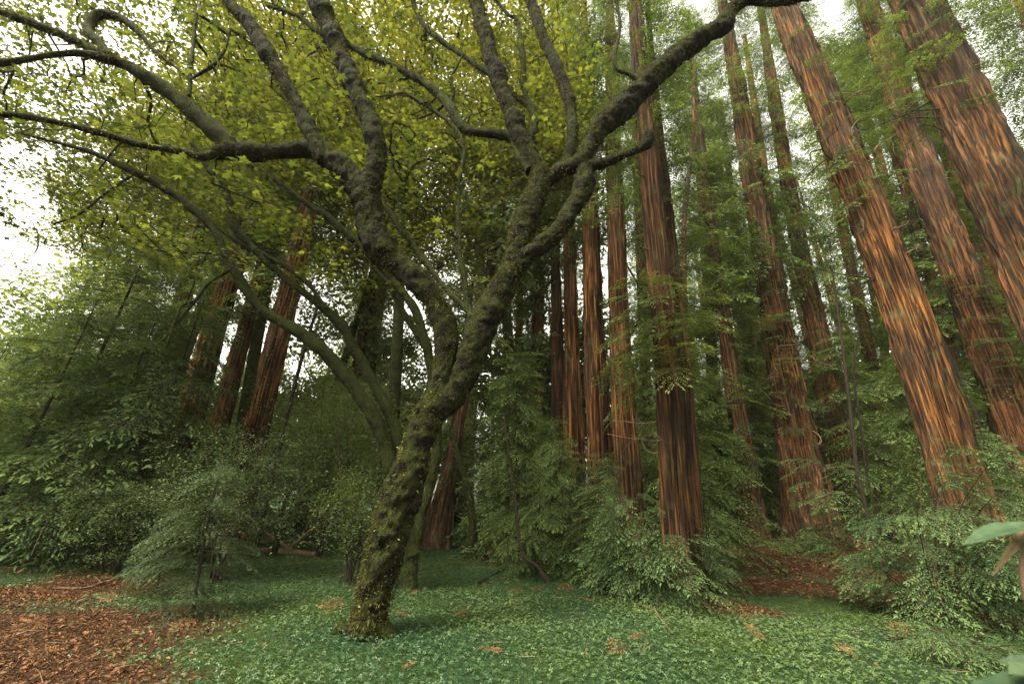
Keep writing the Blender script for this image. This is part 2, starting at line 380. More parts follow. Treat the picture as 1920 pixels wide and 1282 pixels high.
def grow(nodes, targets, r, r0=.006, bend=.18, seg=4, up=.12):
    """join every target to the nearest node of the growing skeleton; returns twig polylines"""
    nodes = np.asarray(nodes, float); d = np.full(len(targets), 1e9)
    for i in range(0, len(nodes), 64): d = np.minimum(d, np.linalg.norm(targets[:, None]-nodes[None, i:i+64], axis=-1).min(1))
    order = np.argsort(d); buf = np.zeros((len(nodes)+len(targets)*seg, 3)); buf[:len(nodes)] = nodes; m = len(nodes); tw = []
    for i in order:
        P = targets[i]; q = buf[:m]; dd = ((q-P)**2).sum(1); j = int(dd.argmin()); Q = q[j].copy(); l = math.sqrt(dd[j])
        b = r.normal(0, bend*l, 3); b[2] += up*l
        u = np.linspace(0, 1, seg+1)[:, None]; pl = Q+(P-Q)*u+b*np.sin(u*math.pi)+r.normal(0, .03*l, (seg+1, 3))*np.sin(u*math.pi)
        buf[m:m+seg] = pl[1:]; m += seg; tw.append((pl, l))
    return tw
def twigs_to(acc, tw, thick=.006, sides=3, tint=-1):
    for pl, l in tw:
        ra = np.linspace(thick*(.6+min(1.5, l)), thick*.35, len(pl)); V, Q, t = tube(pl, ra, sides, cap=False); acc.add(V, [Q], tint)
def leaves_at(acc, tmpl, tips, per, spread, size, tilt, r, base_t=.5, var=.22):
    n = len(tips)*per; pos = np.repeat(tips, per, 0)+r.normal(0, 1, (n, 3))*np.array([spread, spread, spread*.55])
    ct = np.repeat(r.normal(base_t, var*.7, len(tips)), per)+r.normal(0, var, n)
    acc.scatter(*tmpl, pos, rotmats(up_normals(n, tilt, r), r.uniform(0, 6.283, n)), size*r.uniform(.65, 1.2, n), np.clip(ct, 0, 1))

# ------------------------------------------------------------------ ground
LIT = []                                  # litter patches: x, y, radius x, radius y, strength
def patch(px, py, rx, ry, s=1.0):
    P = on_ground(px, py); LIT.append((P[0], P[1], rx, ry, s))
patch(40, 1215, 1.4, 1.8, 1.2); patch(10, 1120, 1.6, 1.8, 1.1); patch(190, 1205, .8, .40, 1.0); patch(80, 1270, 1.2, .5, 1.1)
patch(150, 1085, 2.0, .9, .55); patch(1350, 1140, 1.0, .55, .9); patch(1470, 1060, 1.9, 1.7, 1.05); patch(1600, 1075, 1.7, 1.2, .9)
patch(1430, 1095, 1.9, 1.0, 1.0); patch(1690, 1125, 1.3, .8, 1.0); patch(1890, 1165, .9, .9, 1.0); patch(1850, 1110, 1.2, .9, .9); patch(1500, 1020, 4.0, 3.2, 1.0); patch(930, 1050, 1.0, 1.2, .5); patch(1560, 1110, 1.0, .35, .5)
def litter_at(x, y):
    v = 0
    for a, b, rx, ry, s in LIT: v = np.maximum(v, s*np.exp(-((x-a)/rx)**2-((y-b)/ry)**2))
    v = v + .28*fbm(np.stack([x*.9, y*.9, x*0], -1), 21, 3)*sstep(.05, .5, v)
    return np.clip(v, 0, 1)
s_ = np.linspace(-1, 1, 141); gx = np.sign(s_)*np.abs(s_)**2.2*160; gy = -8+208*np.linspace(0, 1, 170)**2.3
GX, GY = np.meshgrid(gx, gy); GZ = ground_z(GX, GY)
idx = np.arange(GX.size).reshape(GX.shape)
gm, n, out = newmat('forest_floor')
tc = n.nodes.new('ShaderNodeTexCoord'); la = N(n, 'Attribute', attribute_name='tint')
a1 = N(n, 'TexNoise', Scale=7, Detail=8, Roughness=.7); n.links.new(tc.outputs['Object'], a1.inputs['Vector'])
a2 = N(n, 'TexNoise', Scale=60, Detail=6, Roughness=.7); n.links.new(tc.outputs['Object'], a2.inputs['Vector'])
a3 = N(n, 'TexNoise', Scale=.5, Detail=4); n.links.new(tc.outputs['Object'], a3.inputs['Vector'])
gr = ramp(n, [(.30, (.006, .013, .006)), (.48, (.018, .042, .016)), (.70, (.055, .090, .032))], a2.outputs['Fac'])
gr2 = mixc(n, maprange(n, a3.outputs['Fac'], .45, .65), gr, mixc(n, 1.0, gr, (1.6, 1.25, .7), 'MULTIPLY'))
br = ramp(n, [(.30, (.010, .006, .004)), (.5, (.045, .021, .010)), (.68, (.13, .060, .026))], a2.outputs['Fac'])
ms = n.nodes.new('ShaderNodeMath'); ms.operation = 'ADD'; n.links.new(la.outputs['Fac'], ms.inputs[0]); n.links.new(a1.outputs['Fac'], ms.inputs[1])
gc = mixc(n, maprange(n, ms.outputs[0], .70, .95), gr2, br)
p = N(n, 'BsdfPrincipled', Roughness=.95); p.inputs['Specular IOR Level'].default_value = .1; n.links.new(gc, p.inputs['Base Color'])
bp = N(n, 'Bump', Strength=1.0, Distance=.05); n.links.new(a2.outputs['Fac'], bp.inputs['Height']); n.links.new(bp.outputs[0], p.inputs['Normal']); n.links.new(p.outputs[0], out.inputs[0])
structure(link_mesh('ground', np.stack([GX, GY, GZ], -1).reshape(-1, 3),
    [np.stack([idx[:-1, :-1], idx[:-1, 1:], idx[1:, 1:], idx[1:, :-1]], -1).reshape(-1, 4)], gm, tint=litter_at(GX, GY).ravel(), smooth=True))

# ------------------------------------------------------------------ redwoods
def resolve(trace, Y):
    """[(px, py, width px)] from low to high -> world points and radii on the upright plane at distance Y"""
    P = np.array([at(x, y, Y) for x, y, w in trace]); rad = np.array([.79*w*axd(p)/F/2/math.sqrt(1+((x-960)/F)**2) for p, (x, y, w) in zip(P, trace)])
    return P, rad
TR = {}
def redwood(label, trace, Y, ztop, bark, sides=56, seed=0, flare=.45, ridge=.16, group=None, name='redwood_tree', zdet=.17):
    P, rad = resolve(trace, Y)
    d = (P[1]-P[0])/(P[1, 2]-P[0, 2]); z0 = float(ground_z(P[0, 0]-d[0]*P[0, 2], Y))
    b = P[0]+d*(z0-P[0, 2]); b[1] = Y
    slope = min(0, (rad[-1]-rad[0])/max(P[-1, 2]-P[0, 2], .5))
    rb = rad[0]-slope*max(0, P[0, 2]-z0)*1.0
    e = (P[-1]-P[-2])/(P[-1, 2]-P[-2, 2]); pts = [b-np.array([0, 0, .35])]+([b+(P[0]-b)*.5] if P[0, 2]-z0 > 1 else [])+list(P); rr = [rb]+([(rb+rad[0])/2] if P[0, 2]-z0 > 1 else [])+list(rad)
    if ztop > P[-1, 2]+1:
        for k in (.5, 1.0):
            dz = (ztop-P[-1, 2])*k; pts.append(P[-1]+e*dz); rr.append(max(.05, rad[-1]*(1-.55*k)))
    pts = np.array(pts); rr = np.array(rr)
    Z = np.arange(pts[0, 2], pts[-1, 2], zdet); o = np.argsort(pts[:, 2])
    C = np.stack([np.interp(Z, pts[o, 2], pts[o, 0]), np.interp(Z, pts[o, 2], pts[o, 1]), Z], -1); RR = np.interp(Z, pts[o, 2], rr[o])
    th = np.arange(sides)*2*math.pi/sides; zz = (Z-z0)[:, None]; T = np.broadcast_to(th[None], (len(Z), sides))
    q = lambda a, bz, s: np.stack([np.cos(T)*a, np.sin(T)*a, np.broadcast_to(zz*bz, T.shape)+s], -1)
    lob = noise(q(1.6, .10, seed*3.1), seed)                      # broad flutes
    fib = 1-np.abs(fbm(q(5.5, .22, seed), seed+9, 3)); fin = noise(q(9, 1.8, seed), seed+30)
    fac = 1+ridge*(.9*lob+3.4*(fib-.74)+.7*fin)
    fl = np.exp(-np.maximum(zz, 0)/(1.1*rr[0]+.2)); fac = fac+flare*fl*(1+.7*lob)
    rad2 = RR[:, None]*fac
    V = np.stack([C[:, 0:1]+rad2*np.cos(T), C[:, 1:2]+rad2*np.sin(T), np.broadcast_to(Z[:, None], T.shape)], -1).reshape(-1, 3)
    n_ = len(Z); i = np.arange(n_-1)[:, None]*sides; j = np.arange(sides)[None]; k = (j+1) % sides
    Q = np.stack([i+j, i+k, i+sides+k, i+sides+j], -1).reshape(-1, 4)
    root = thing(name, label, 'tree', b, group)
    TR[root.name] = link_mesh('trunk', V-b, [Q], bark, root, smooth=True)
    axis = lambda z: np.array([np.interp(z, Z, C[:, 0]), np.interp(z, Z, C[:, 1]), z]); rz = lambda z: float(np.interp(z, Z, RR))
    return root, b, axis, rz
def crown(tree, bset, zs, lens, mat, r, az=None, pitch=(-25, 18), name='crown'):
    root, b, axis, rz = tree; acc = Acc(); n = len(zs)
    a = r.uniform(0, 2*math.pi, n) if az is None else az
    pos = np.array([axis(z)+rz(z)*.7*np.array([math.cos(t), math.sin(t), 0]) for z, t in zip(zs, a)])
    put_boughs(acc, bset, pos, a, np.radians(r.uniform(*pitch, n)), lens, r)
    return stuff(acc.build(name, mat, root, b))
def column(Ht, n, bset, seed, pw=1.0):
    r = np.random.default_rng(seed); ac = Acc(); u = r.random(n)**pw; az = r.uniform(0, 6.283, n)
    put_boughs(ac, bset, np.stack([np.cos(az)*.15, np.sin(az)*.15, u*Ht], -1), az, np.radians(r.uniform(-32, 14, n)), r.uniform(.5, 1.1, n)*(1.05-.35*u), r)
    o = ac.build('crown', M['redwood_leaf']); me = o.data; bpy.data.objects.remove(o); return me
COL = {}
def crown_col(tree, key, z0, z1, w=1.0, mat=None, name='crown'):
    root, b, axis, rz = tree; me, Ht = COL[key]
    o = bpy.data.objects.new(name, me); col.objects.link(o); o.parent = root; stuff(o)
    a, c = axis(z0), axis(z1); o.location = a-b; q = Vector(c-a).to_track_quat('Z', 'Y'); o.rotation_mode = 'QUATERNION'
    o.rotation_quaternion = q @ Matrix.Rotation(float(rr_.uniform(0, 6.28)), 4, 'Z').to_quaternion(); o.scale = (w, w, float(np.linalg.norm(c-a))/Ht)
    if mat is not None and mat is not M['redwood_leaf']: o.material_slots[0].link = 'OBJECT'; o.material_slots[0].material = mat
    return o
def dead_branches(tree, n, zr, lr, r, mat, thick=.02, az=None, curl=.35):
    root, b, axis, rz = tree
    for k in range(n):
        z = r.uniform(*zr); a = r.uniform(0, 6.28) if az is None else r.uniform(*az); L = r.uniform(*lr)
        p = axis(z)+rz(z)*.85*np.array([math.cos(a), math.sin(a), 0]); d = np.array([math.cos(a), math.sin(a), r.uniform(-.5, .5)]); pts = [p]
        for j in range(5): d = unit(d+r.normal(0, curl, 3)*np.array([1, 1, .7])); pts.append(pts[-1]+d*L/5)
        P, ra = spline(pts, np.linspace(thick, thick*.3, 6), .08); V, Q, t = tube(P, ra, 6)
        Vs = [V]; Fs = [Q]; Ts = [t]; m = len(V)
        for s in range(3):                                     # side twigs of the same branch
            i = int(len(P)*r.uniform(.25, .85)); e = [P[i]]; dd = unit(d+r.normal(0, .7, 3))
            for j in range(3): dd = unit(dd+r.normal(0, curl, 3)); e.append(e[-1]+dd*L*.13)
            V2, Q2, t2 = tube(np.array(e), np.linspace(thick*.45, thick*.15, 4), 4); Vs.append(V2); Fs.append(Q2+m); Ts.append(t2+m); m += len(V2)
        link_mesh('dead_branch', np.vstack(Vs)-b, [np.vstack(Fs), np.vstack(Ts)], mat, TR[root.name], smooth=True)

rr_ = np.random.default_rng(11)
COL['near'] = (column(14, 95, MID_M, 301), 14); COL['mid'] = (column(26, 190, MID_L, 302), 26); COL['thin'] = (column(26, 120, MID_L, 303), 26); COL['far'] = (column(34, 230, FAR_L, 304), 34)
def zrange(n, a, b, p=1.0): return a+(b-a)*rr_.random(n)**p
TW = math.pi
# the broad trunk standing in the sorrel, right of the maple
P7 = on_ground(1283, 1128)
Y7 = float(P7[1])
t7 = redwood('tall orange-barked redwood rising out of sorrel with pale sprouts round its foot', [(1272, 1040, 72), (1262, 900, 60), (1252, 740, 54), (1240, 560, 48), (1222, 380, 46), (1208, 220, 40), (1196, 60, 34)], Y7, 24, M['bark1'], 72, 1, .42, .15)
crown(t7, NEAR_M, zrange(46, 4.2, 6.6), rr_.uniform(.55, 1.05, 46), M['gold'], rr_, az=rr_.normal(-2.3, 1.15, 46), pitch=(-20, 15), name='low_crown')
crown_col(t7, 'near', 11, 24, 1.0)
dead_branches(t7, 4, (2.6, 3.5), (.8, 1.3), rr_, M['dead'], .014, az=(2.6, 3.9)); dead_branches(t7, 5, (7, 14), (.5, 1.1), rr_, M['dark_wood'], .014)
t7b = redwood('slimmer dark redwood pressed close behind the orange-barked trunk', [(1302, 1040, 52), (1292, 860, 44), (1280, 690, 38), (1268, 560, 32), (1252, 400, 26)], Y7+.95, 20, M['bark2'], 44, 2, .3)
crown_col(t7b, 'near', 5.5, 19, .8)
# group of upright trunks left of it
G = []
G.append(redwood('rust-coloured straight redwood in a close row, beside a darker twin', [(1122, 820, 56), (1113, 640, 46), (1108, 470, 40), (1104, 330, 34)], 15, 30, M['bark1'], 48, 3))
G.append(redwood('dark straight redwood, twin of the rust-coloured trunk beside it', [(1172, 800, 56), (1162, 620, 46), (1156, 450, 41), (1150, 280, 35), (1146, 120, 29)], 14.2, 30, M['bark1'], 48, 4))
G.append(redwood('dim brown redwood with a thick foot behind the conifer thicket', [(1076, 820, 49), (1072, 640, 33), (1068, 480, 27)], 17, 30, M['bark1'], 40, 5))
G.append(redwood('slender grey-brown redwood next to the dim brown one', [(1046, 800, 32), (1044, 640, 27), (1042, 470, 21)], 18, 30, M['bark2'], 36, 6))
G.append(redwood('pale flaking redwood half hidden by hanging sprays in the thicket', [(1004, 930, 34), (1006, 760, 30), (1010, 560, 24)], 21, 34, M['bark3'], 36, 7))
G.append(redwood('thin far redwood stem against the bright gap', [(967, 800, 20), (972, 640, 17), (976, 520, 15)], 26, 34, M['bark3'], 28, 8))
for k, g in enumerate(G):
    far = k > 3
    crown_col(g, 'far' if far else 'thin', 13 if not far else 9, 34, .8)
    if not far: dead_branches(g, 4, (6, 16), (.6, 1.3), rr_, M['dark_wood'], .018)
# right-hand stand
t8 = redwood('dark leaning redwood with a root-flared foot beside the litter bank', [(1412, 985, 60), (1394, 840, 46), (1372, 700, 38), (1350, 540, 30), (1326, 380, 24), (1310, 240, 20)], float(on_ground(1415, 1018)[1]), 34, M['bark2'], 52, 9, .30)
t9 = redwood('wide ridged redwood with pale vines tangled on its bark', [(1518, 960, 108), (1495, 820, 92), (1470, 680, 74), (1440, 500, 58), (1412, 340, 48), (1385, 180, 40)], 19, 42, M['bark1'], 80, 10, .42, .15)
t10 = redwood('rusty redwood shoulder to shoulder with the vine-tangled trunk', [(1578, 900, 78), (1556, 760, 62), (1528, 600, 48), (1500, 470, 40), (1470, 300, 34), (1450, 170, 28)], 20, 44, M['bark1'], 56, 11, .25)
t11 = redwood('massive deeply furrowed redwood rising behind the broad sprout thicket', [(1778, 830, 134), (1735, 690, 124), (1690, 560, 112), (1625, 390, 96), (1552, 210, 78), (1480, 40, 62)], 11.5, 26, M['bark1'], 96, 12, .42, .15)
t12 = redwood('reddish redwood seen past the largest trunk, foliage across its middle', [(1905, 800, 112), (1845, 640, 98), (1775, 440, 84), (1705, 240, 66), (1630, 20, 52)], 14.5, 34, M['bark3'], 64, 13, .2)
t13 = redwood('largest rough brown redwood trunk leaning in, cracked bark lit amber', [(1985, 640, 172), (1900, 430, 154), (1808, 210, 130), (1720, 20, 108)], 9.2, 24, M['bark2'], 110, 14, .42, .15)
t15 = redwood('slim shaded redwood stem between the furrowed and the reddish trunks', [(1745, 520, 26), (1690, 330, 22), (1640, 180, 18)], 19, 34, M['bark2'], 32, 15)
t16 = redwood('reddish far redwood with a bright base between two dark trunks', [(1418, 800, 30), (1402, 640, 26), (1384, 480, 22)], 27, 38, M['bark3'], 32, 16)
for t, key, z0, z1, w in ((t8, 'near', 3.2, 16, 1.0), (t8, 'mid', 12, 36, .9), (t9, 'mid', 14, 42, .9), (t9, 'near', 5, 14, .9), (t10, 'mid', 13, 44, .9), (t11, 'near', 12, 26, .9),
                         (t12, 'near', 5.5, 11, .8), (t12, 'thin', 20, 34, .8), (t13, 'near', 13, 26, .9), (t15, 'mid', 6, 34, .9), (t16, 'far', 5, 38, .8)):
    crown_col(t, key, z0, z1, w)
RX = [('slim redwood in the bright gap left of the massive furrowed trunk', [(1640, 700, 30), (1600, 520, 26), (1570, 380, 23)], 24), ('dusky redwood between the reddish and the largest trunks', [(1850, 500, 46), (1800, 350, 42)], 20),
      ('redwood with hanging boughs just outside the largest trunk', [(2120, 500, 90), (2040, 300, 80)], 14), ('dim redwood filling in behind the orange-barked pair', [(1330, 600, 24), (1318, 420, 21)], 24),
      ('half-veiled redwood behind the vine-tangled trunk', [(1465, 560, 30), (1440, 380, 26)], 26), ('grey redwood veiled by boughs behind the furrowed trunk', [(1720, 560, 34), (1670, 380, 30)], 27), ('thin grey redwood above the bright bush', [(1655, 640, 22), (1625, 480, 19)], 31),
      ('veiled redwood just behind the dark straight twin', [(1205, 560, 24), (1198, 380, 21)], 25)]
for k, (lb, tr_, y_) in enumerate(RX):
    tx_ = redwood(lb, tr_, y_, 46, M['bark3'], 30, 40+k, zdet=.4); crown_col(tx_, 'mid' if k not in (0, 6) else 'thin', 5, 27, 1.15)
    if k in (1, 2, 3, 7): crown_col(tx_, 'thin', 24, 45, 1.05)
crown_col(t15, 'mid', 8, 34, 1.4)
dead_branches(t11, 9, (6, 17), (.8, 1.8), rr_, M['dead'], .028, az=(3.4, 5.6), curl=.6)
dead_branches(t11, 5, (8, 18), (1.2, 2.4), rr_, M['dark_wood'], .03, az=(2.3, 3.6))
dead_branches(t9, 8, (2.5, 9), (1.2, 2.6), rr_, M['dead'], .028, az=(3.6, 5.4), curl=.7)
dead_branches(t9, 8, (12, 26), (1.2, 2.8), rr_, M['dark_wood'], .03); dead_branches(t10, 8, (11, 28), (1.2, 3.0), rr_, M['dark_wood'], .03)
dead_branches(t13, 4, (9, 16), (.8, 2.0), rr_, M['dark_wood'], .03, az=(2.4, 3.6)); dead_branches(t8, 5, (5, 14), (.8, 1.6), rr_, M['dark_wood'], .02)
# left-hand stand and far trunks
t1 = redwood('shaded redwood of the left stand, widest of the three side by side', [(372, 730, 62), (400, 620, 54), (420, 560, 50)], 15.5, 26, M['bark1'], 52, 17)
t2 = redwood('middle redwood of three leaning side by side, grey-brown bark', [(424, 760, 44), (448, 660, 40), (476, 560, 36)], 17, 28, M['bark3'], 44, 18)
t3 = redwood('redwood of three side by side, dark with one amber-lit edge', [(478, 820, 62), (508, 690, 54), (540, 560, 48), (566, 450, 42)], 14.5, 28, M['bark1'], 52, 19)
t0 = redwood('nearly hidden redwood trunk inside the dark evergreen thicket', [(300, 760, 46), (330, 620, 42)], 17, 26, M['bark2'], 40, 20)
t4 = redwood('pale red far redwood glimpsed past the mossy limbs', [(655, 860, 44), (685, 720, 36), (705, 600, 30)], 26, 40, M['bark3'], 40, 21)
t4b = redwood('dim far redwood standing close to the pale red one', [(622, 930, 34), (645, 800, 30), (668, 690, 25)], 24, 36, M['bark3'], 36, 22)
t5 = redwood('red fluted redwood base behind the mossy maple foot', [(822, 985, 52), (842, 890, 36), (862, 790, 27)], float(on_ground(825, 1027)[1]), 36, M['bark2'], 52, 23, .45, .14)
for t in (t0, t1, t2, t3): crown_col(t, 'thin', 9, 26, .8)
for t in (t4, t4b, t5): crown_col(t, 'far', 8, 36, .8, M['far_green'])
print('redwoods', round(time.time()-T0, 1))

# ------------------------------------------------------------------ the mossy maple
rm = np.random.default_rng(23)
def limb_mesh(name, parent, base, trace, Ys, mat, sides=14, amp=.10, step=.07, seed=0, hook=None):
    """traced limb: pixel path with widths, ground distance running Ys[0]..Ys[-1] along it"""
    tr = np.array(trace, float); s = np.concatenate([[0], np.cumsum(np.hypot(*np.diff(tr[:, :2], axis=0).T))]); s /= s[-1]
    Y = np.interp(s, np.linspace(0, 1, len(Ys)), Ys); P = np.array([at(x, y, yy) for (x, y, w), yy in zip(tr, Y)])
    ra = np.array([.80*w*axd(p)/F/2 for p, w in zip(P, tr[:, 2])])
    C, RR = spline(P, ra, step)
    C = C+np.stack([noise(C*2.3, 50+seed), noise(C*2.3, 60+seed), noise(C*2.3, 70+seed)], -1)*np.minimum(RR*.35, .03)[:, None]
    kn = 1+.22*noise(np.stack([np.arange(len(C))*step*2.0, np.full(len(C), seed*1.7), np.zeros(len(C))], -1), 4)*min(1, amp/.1)
    big = min(1.0, float(RR.max())/.16)
    d = lambda X, th, rr: 1+amp*1.3*fbm(X*6.0, seed, 3)+big*.13*(.55-np.abs(fbm(X*np.array([15, 15, 8]), seed+5, 2)))+.05*big*noise(X*40, seed+6)
    V, Q, t = tube(C, RR*kn, sides, d)
    o = link_mesh(name, V-base, [Q, t], mat, parent, smooth=True)
    return o, C, RR
mb = on_ground(692, 1192); Ym = float(mb[1])
maple = thing('maple_tree', 'big gnarled maple with forked mossy limbs spreading over the clearing', 'tree', mb)
BK, BG = M['maple_bark'], M['maple_bark_green']
nodes, surf = [], []
def mlimb(trace, Ys, sides=16, mat=BG, amp=.10, parent=maple, base=mb, nl=nodes, sl=surf, name='limb', seed=[0]):
    seed[0] += 1
    o, C, RR = limb_mesh(name, parent, base, trace, Ys, mat, sides, amp, .035 if sides > 24 else .08, seed[0])
    nl.append(C[len(C)//4::3]); sl.append((C, RR)); return o
# trunk and its two great limbs
mlimb([(684, 1215, 112), (690, 1175, 92), (700, 1120, 88), (716, 1050, 92), (738, 975, 92), (760, 900, 80), (782, 830, 68), (812, 765, 66), (832, 715, 54)], [Ym, Ym], 64, BK, .17, name='trunk')
mlimb([(820, 770, 50), (832, 700, 50), (835, 630, 50), (815, 565, 58), (775, 520, 62), (725, 475, 66), (697, 430, 62), (688, 375, 58), (676, 345, 52)], [Ym, Ym-.1, Ym-.3], 48, BK, .12)
mlimb([(812, 775, 46), (852, 735, 50), (885, 670, 55), (910, 600, 62), (940, 540, 64), (965, 495, 65), (984, 420, 60), (1004, 360, 56), (1018, 318, 46)], [Ym, Ym-.15], 48, BK, .12)
# left crown limbs
mlimb([(690, 385, 50), (660, 335, 52), (625, 303, 52), (588, 278, 52), (545, 282, 42), (499, 286, 38), (440, 286, 35), (405, 290, 30)], [Ym-.3, Ym-.7], 36, BK)
mlimb([(415, 288, 26), (380, 295, 19), (340, 285, 16), (260, 270, 15), (215, 255, 15), (150, 240, 15), (65, 220, 14), (0, 213, 13), (-80, 195, 11)], [Ym-.7, Ym-1.9], 12)
mlimb([(445, 284, 34), (414, 255, 36), (350, 200, 35), (290, 155, 31), (240, 125, 27), (200, 108, 25), (165, 90, 18), (115, 65, 16), (50, 40, 15), (0, 20, 14), (-90, -20, 10)], [Ym-.65, Ym-1.3, Ym-1.9], 16)
mlimb([(210, 112, 20), (150, 100, 16), (100, 103, 15), (50, 112, 14), (0, 118, 13), (-70, 120, 10)], [Ym-1.3, Ym-1.9], 10)
mlimb([(215, 115, 18), (190, 85, 20), (165, 55, 21), (185, 25, 20), (220, 30, 18), (255, 55, 13), (290, 95, 8), (345, 140, 5)], [Ym-1.3, Ym-1.1], 10)
mlimb([(606, 300, 30), (586, 256, 36), (564, 210, 33), (530, 145, 33), (500, 100, 33), (465, 40, 30), (430, 5, 27), (390, -60, 24), (330, -160, 16)], [Ym-.55, Ym-.9, Ym-1.2], 28, BK)
mlimb([(684, 380, 52), (702, 325, 50), (706, 270, 40), (682, 200, 40), (650, 130, 40), (625, 65, 41), (595, 0, 41), (565, -80, 36), (530, -190, 24)], [Ym-.3, Ym-.6, Ym-.8], 28, BK)
# right crown limbs
mlimb([(1014, 335, 46), (998, 300, 41), (969, 240, 37), (939, 160, 37), (914, 85, 34), (895, 10, 32), (872, -70, 26), (845, -170, 18)], [Ym-.1, Ym-.3, Ym-.2], 28, BK)
mlimb([(995, 320, 24), (975, 290, 26), (960, 258, 23), (909, 247, 20), (869, 240, 23), (839, 195, 21), (795, 155, 18), (745, 127, 17), (690, 105, 14), (650, 85, 12), (590, 55, 10), (555, 30, 8), (500, 10, 6)], [Ym-.1, Ym+.4, Ym+.9], 12)
mlimb([(985, 275, 20), (998, 245, 19), (1003, 220, 18), (984, 175, 14), (979, 100, 12), (969, 40, 10), (955, 28, 8), (930, 0, 7), (900, -50, 5)], [Ym+.1, Ym+.6], 10)
mlimb([(998, 205, 13), (959, 175, 12), (919, 140, 12), (860, 100, 11), (810, 65, 11), (785, 30, 10), (770, -10, 8)], [Ym+.2, Ym+.9], 10)
mlimb([(1040, 330, 34), (1062, 300, 26), (1074, 240, 25), (1059, 165, 26), (1029, 90, 26), (994, 0, 24), (965, -80, 18)], [Ym-.1, Ym+.2], 26, BK)
mlimb([(930, 560, 26), (955, 515, 36), (992, 478, 40), (1034, 445, 40), (1069, 398, 40), (1095, 350, 40), (1094, 308, 42), (1106, 275, 46), (1132, 232, 50), (1165, 203, 50), (1225, 146, 48), (1280, 97, 42), (1324, 66, 36), (1358, 48, 38), (1366, 20, 30), (1400, 2, 20), (1450, 5, 16), (1510, -4, 13), (1580, -40, 9)], [Ym-.15, Ym-.3, Ym-.9], 36, BK, .15)
mlimb([(1020, 345, 36), (1045, 325, 36), (1075, 312, 36), (1098, 290, 36)], [Ym-.12, Ym-.3], 16, BK)
mlimb([(1096, 312, 26), (1120, 308, 22), (1150, 300, 21), (1188, 284, 20), (1212, 270, 32), (1216, 252, 26)], [Ym-.3, Ym-.45], 14, BK, .16)
mlimb([(1200, 152, 14), (1178, 138, 10), (1156, 128, 10), (1153, 100, 9), (1162, 50, 9), (1157, 0, 8), (1165, -60, 6)], [Ym-.4, Ym-.4], 8)
# slender verticals between the two great limbs
mlimb([(886, 600, 20), (880, 580, 14), (866, 500, 11), (860, 425, 11), (860, 350, 10), (869, 290, 10), (860, 252, 9), (830, 220, 8), (785, 190, 7), (755, 175, 6), (725, 185, 4)], [Ym-.15, Ym+.2], 10)
mlimb([(884, 588, 15), (840, 545, 14), (800, 495, 15), (755, 435, 15), (722, 385, 12), (700, 335, 9)], [Ym-.1, Ym+.5], 10)
mlimb([(758, 440, 7), (754, 410, 6), (745, 365, 6), (757, 345, 6), (775, 312, 5), (805, 296, 3)], [Ym+.3, Ym+.5], 7)
mlimb([(748, 352, 5), (775, 362, 5), (790, 385, 4), (795, 415, 3)], [Ym+.45, Ym+.5], 6)
mlimb([(862, 490, 6), (845, 450, 6), (805, 400, 5), (780, 380, 3)], [Ym, Ym+.3], 6)
mlimb([(842, 200, 9), (850, 175, 8), (845, 150, 7), (862, 115, 5), (868, 100, 3)], [Ym+.4, Ym+.4], 6)
mlimb([(355, 180, 8), (358, 130, 9), (365, 60, 8), (368, 20, 6)], [Ym-.9, Ym-.8], 6)
mlimb([(358, 150, 6), (395, 125, 8), (420, 95, 7), (432, 55, 6)], [Ym-.9, Ym-.8], 6)
for tr_, y_ in (([(694, 1165, 50), (664, 1190, 34), (636, 1204, 20), (612, 1214, 8)], [Ym, Ym-.15]), ([(704, 1168, 52), (730, 1192, 34), (752, 1202, 18), (775, 1206, 7)], [Ym, Ym-.05]), ([(690, 1175, 50), (688, 1206, 36), (676, 1226, 20), (660, 1240, 8)], [Ym, Ym-.35])):
    o_, C_, R_ = limb_mesh('root', maple, mb, tr_, y_, BK, 20, .16, .04, 77)
# root burl of leaf debris beside the foot
P_, r_ = spline([at(655, 1190, Ym), at(640, 1182, Ym), at(628, 1186, Ym+.02)], [.07, .10, .06], .02)
V_, Q_, t_ = tube(P_, r_, 14, lambda X, th, rr: 1+.5*fbm(X*14, 3)); link_mesh('root_burl', V_-mb, [Q_, t_], BK, maple, smooth=True)

# second maple just behind: three limbs sweeping left
sb_ = on_ground(772, 1104); Ys = float(sb_[1])
maple2 = thing('maple_tree', 'smooth mossy maple behind the gnarled one, slim limbs arching away from it', 'tree', sb_)
nodes2, surf2 = [], []
kw = dict(parent=maple2, base=sb_, nl=nodes2, sl=surf2)
mlimb([(768, 1120, 44), (772, 1085, 34), (778, 1020, 30), (790, 970, 27), (806, 910, 25), (818, 850, 24), (814, 760, 22), (806, 680, 22), (795, 630, 20), (775, 575, 20), (745, 535, 19), (715, 495, 18), (670, 455, 16), (620, 412, 14), (575, 380, 14), (520, 340, 10), (488, 318, 7), (440, 300, 4)], [Ys, Ys, Ys+.5], 18, name='trunk', **kw)
mlimb([(776, 1040, 34), (758, 975, 32), (740, 915, 30), (727, 855, 30), (702, 788, 30), (670, 735, 30), (630, 685, 28), (592, 645, 26), (550, 616, 25), (495, 585, 21), (452, 532, 19), (425, 480, 20), (395, 425, 18), (345, 380, 18), (295, 345, 18), (250, 320, 15), (180, 290, 11), (110, 268, 7), (40, 250, 5)], [Ys, Ys-.4, Ys-1.2, Ys-2.2], 14, **kw)
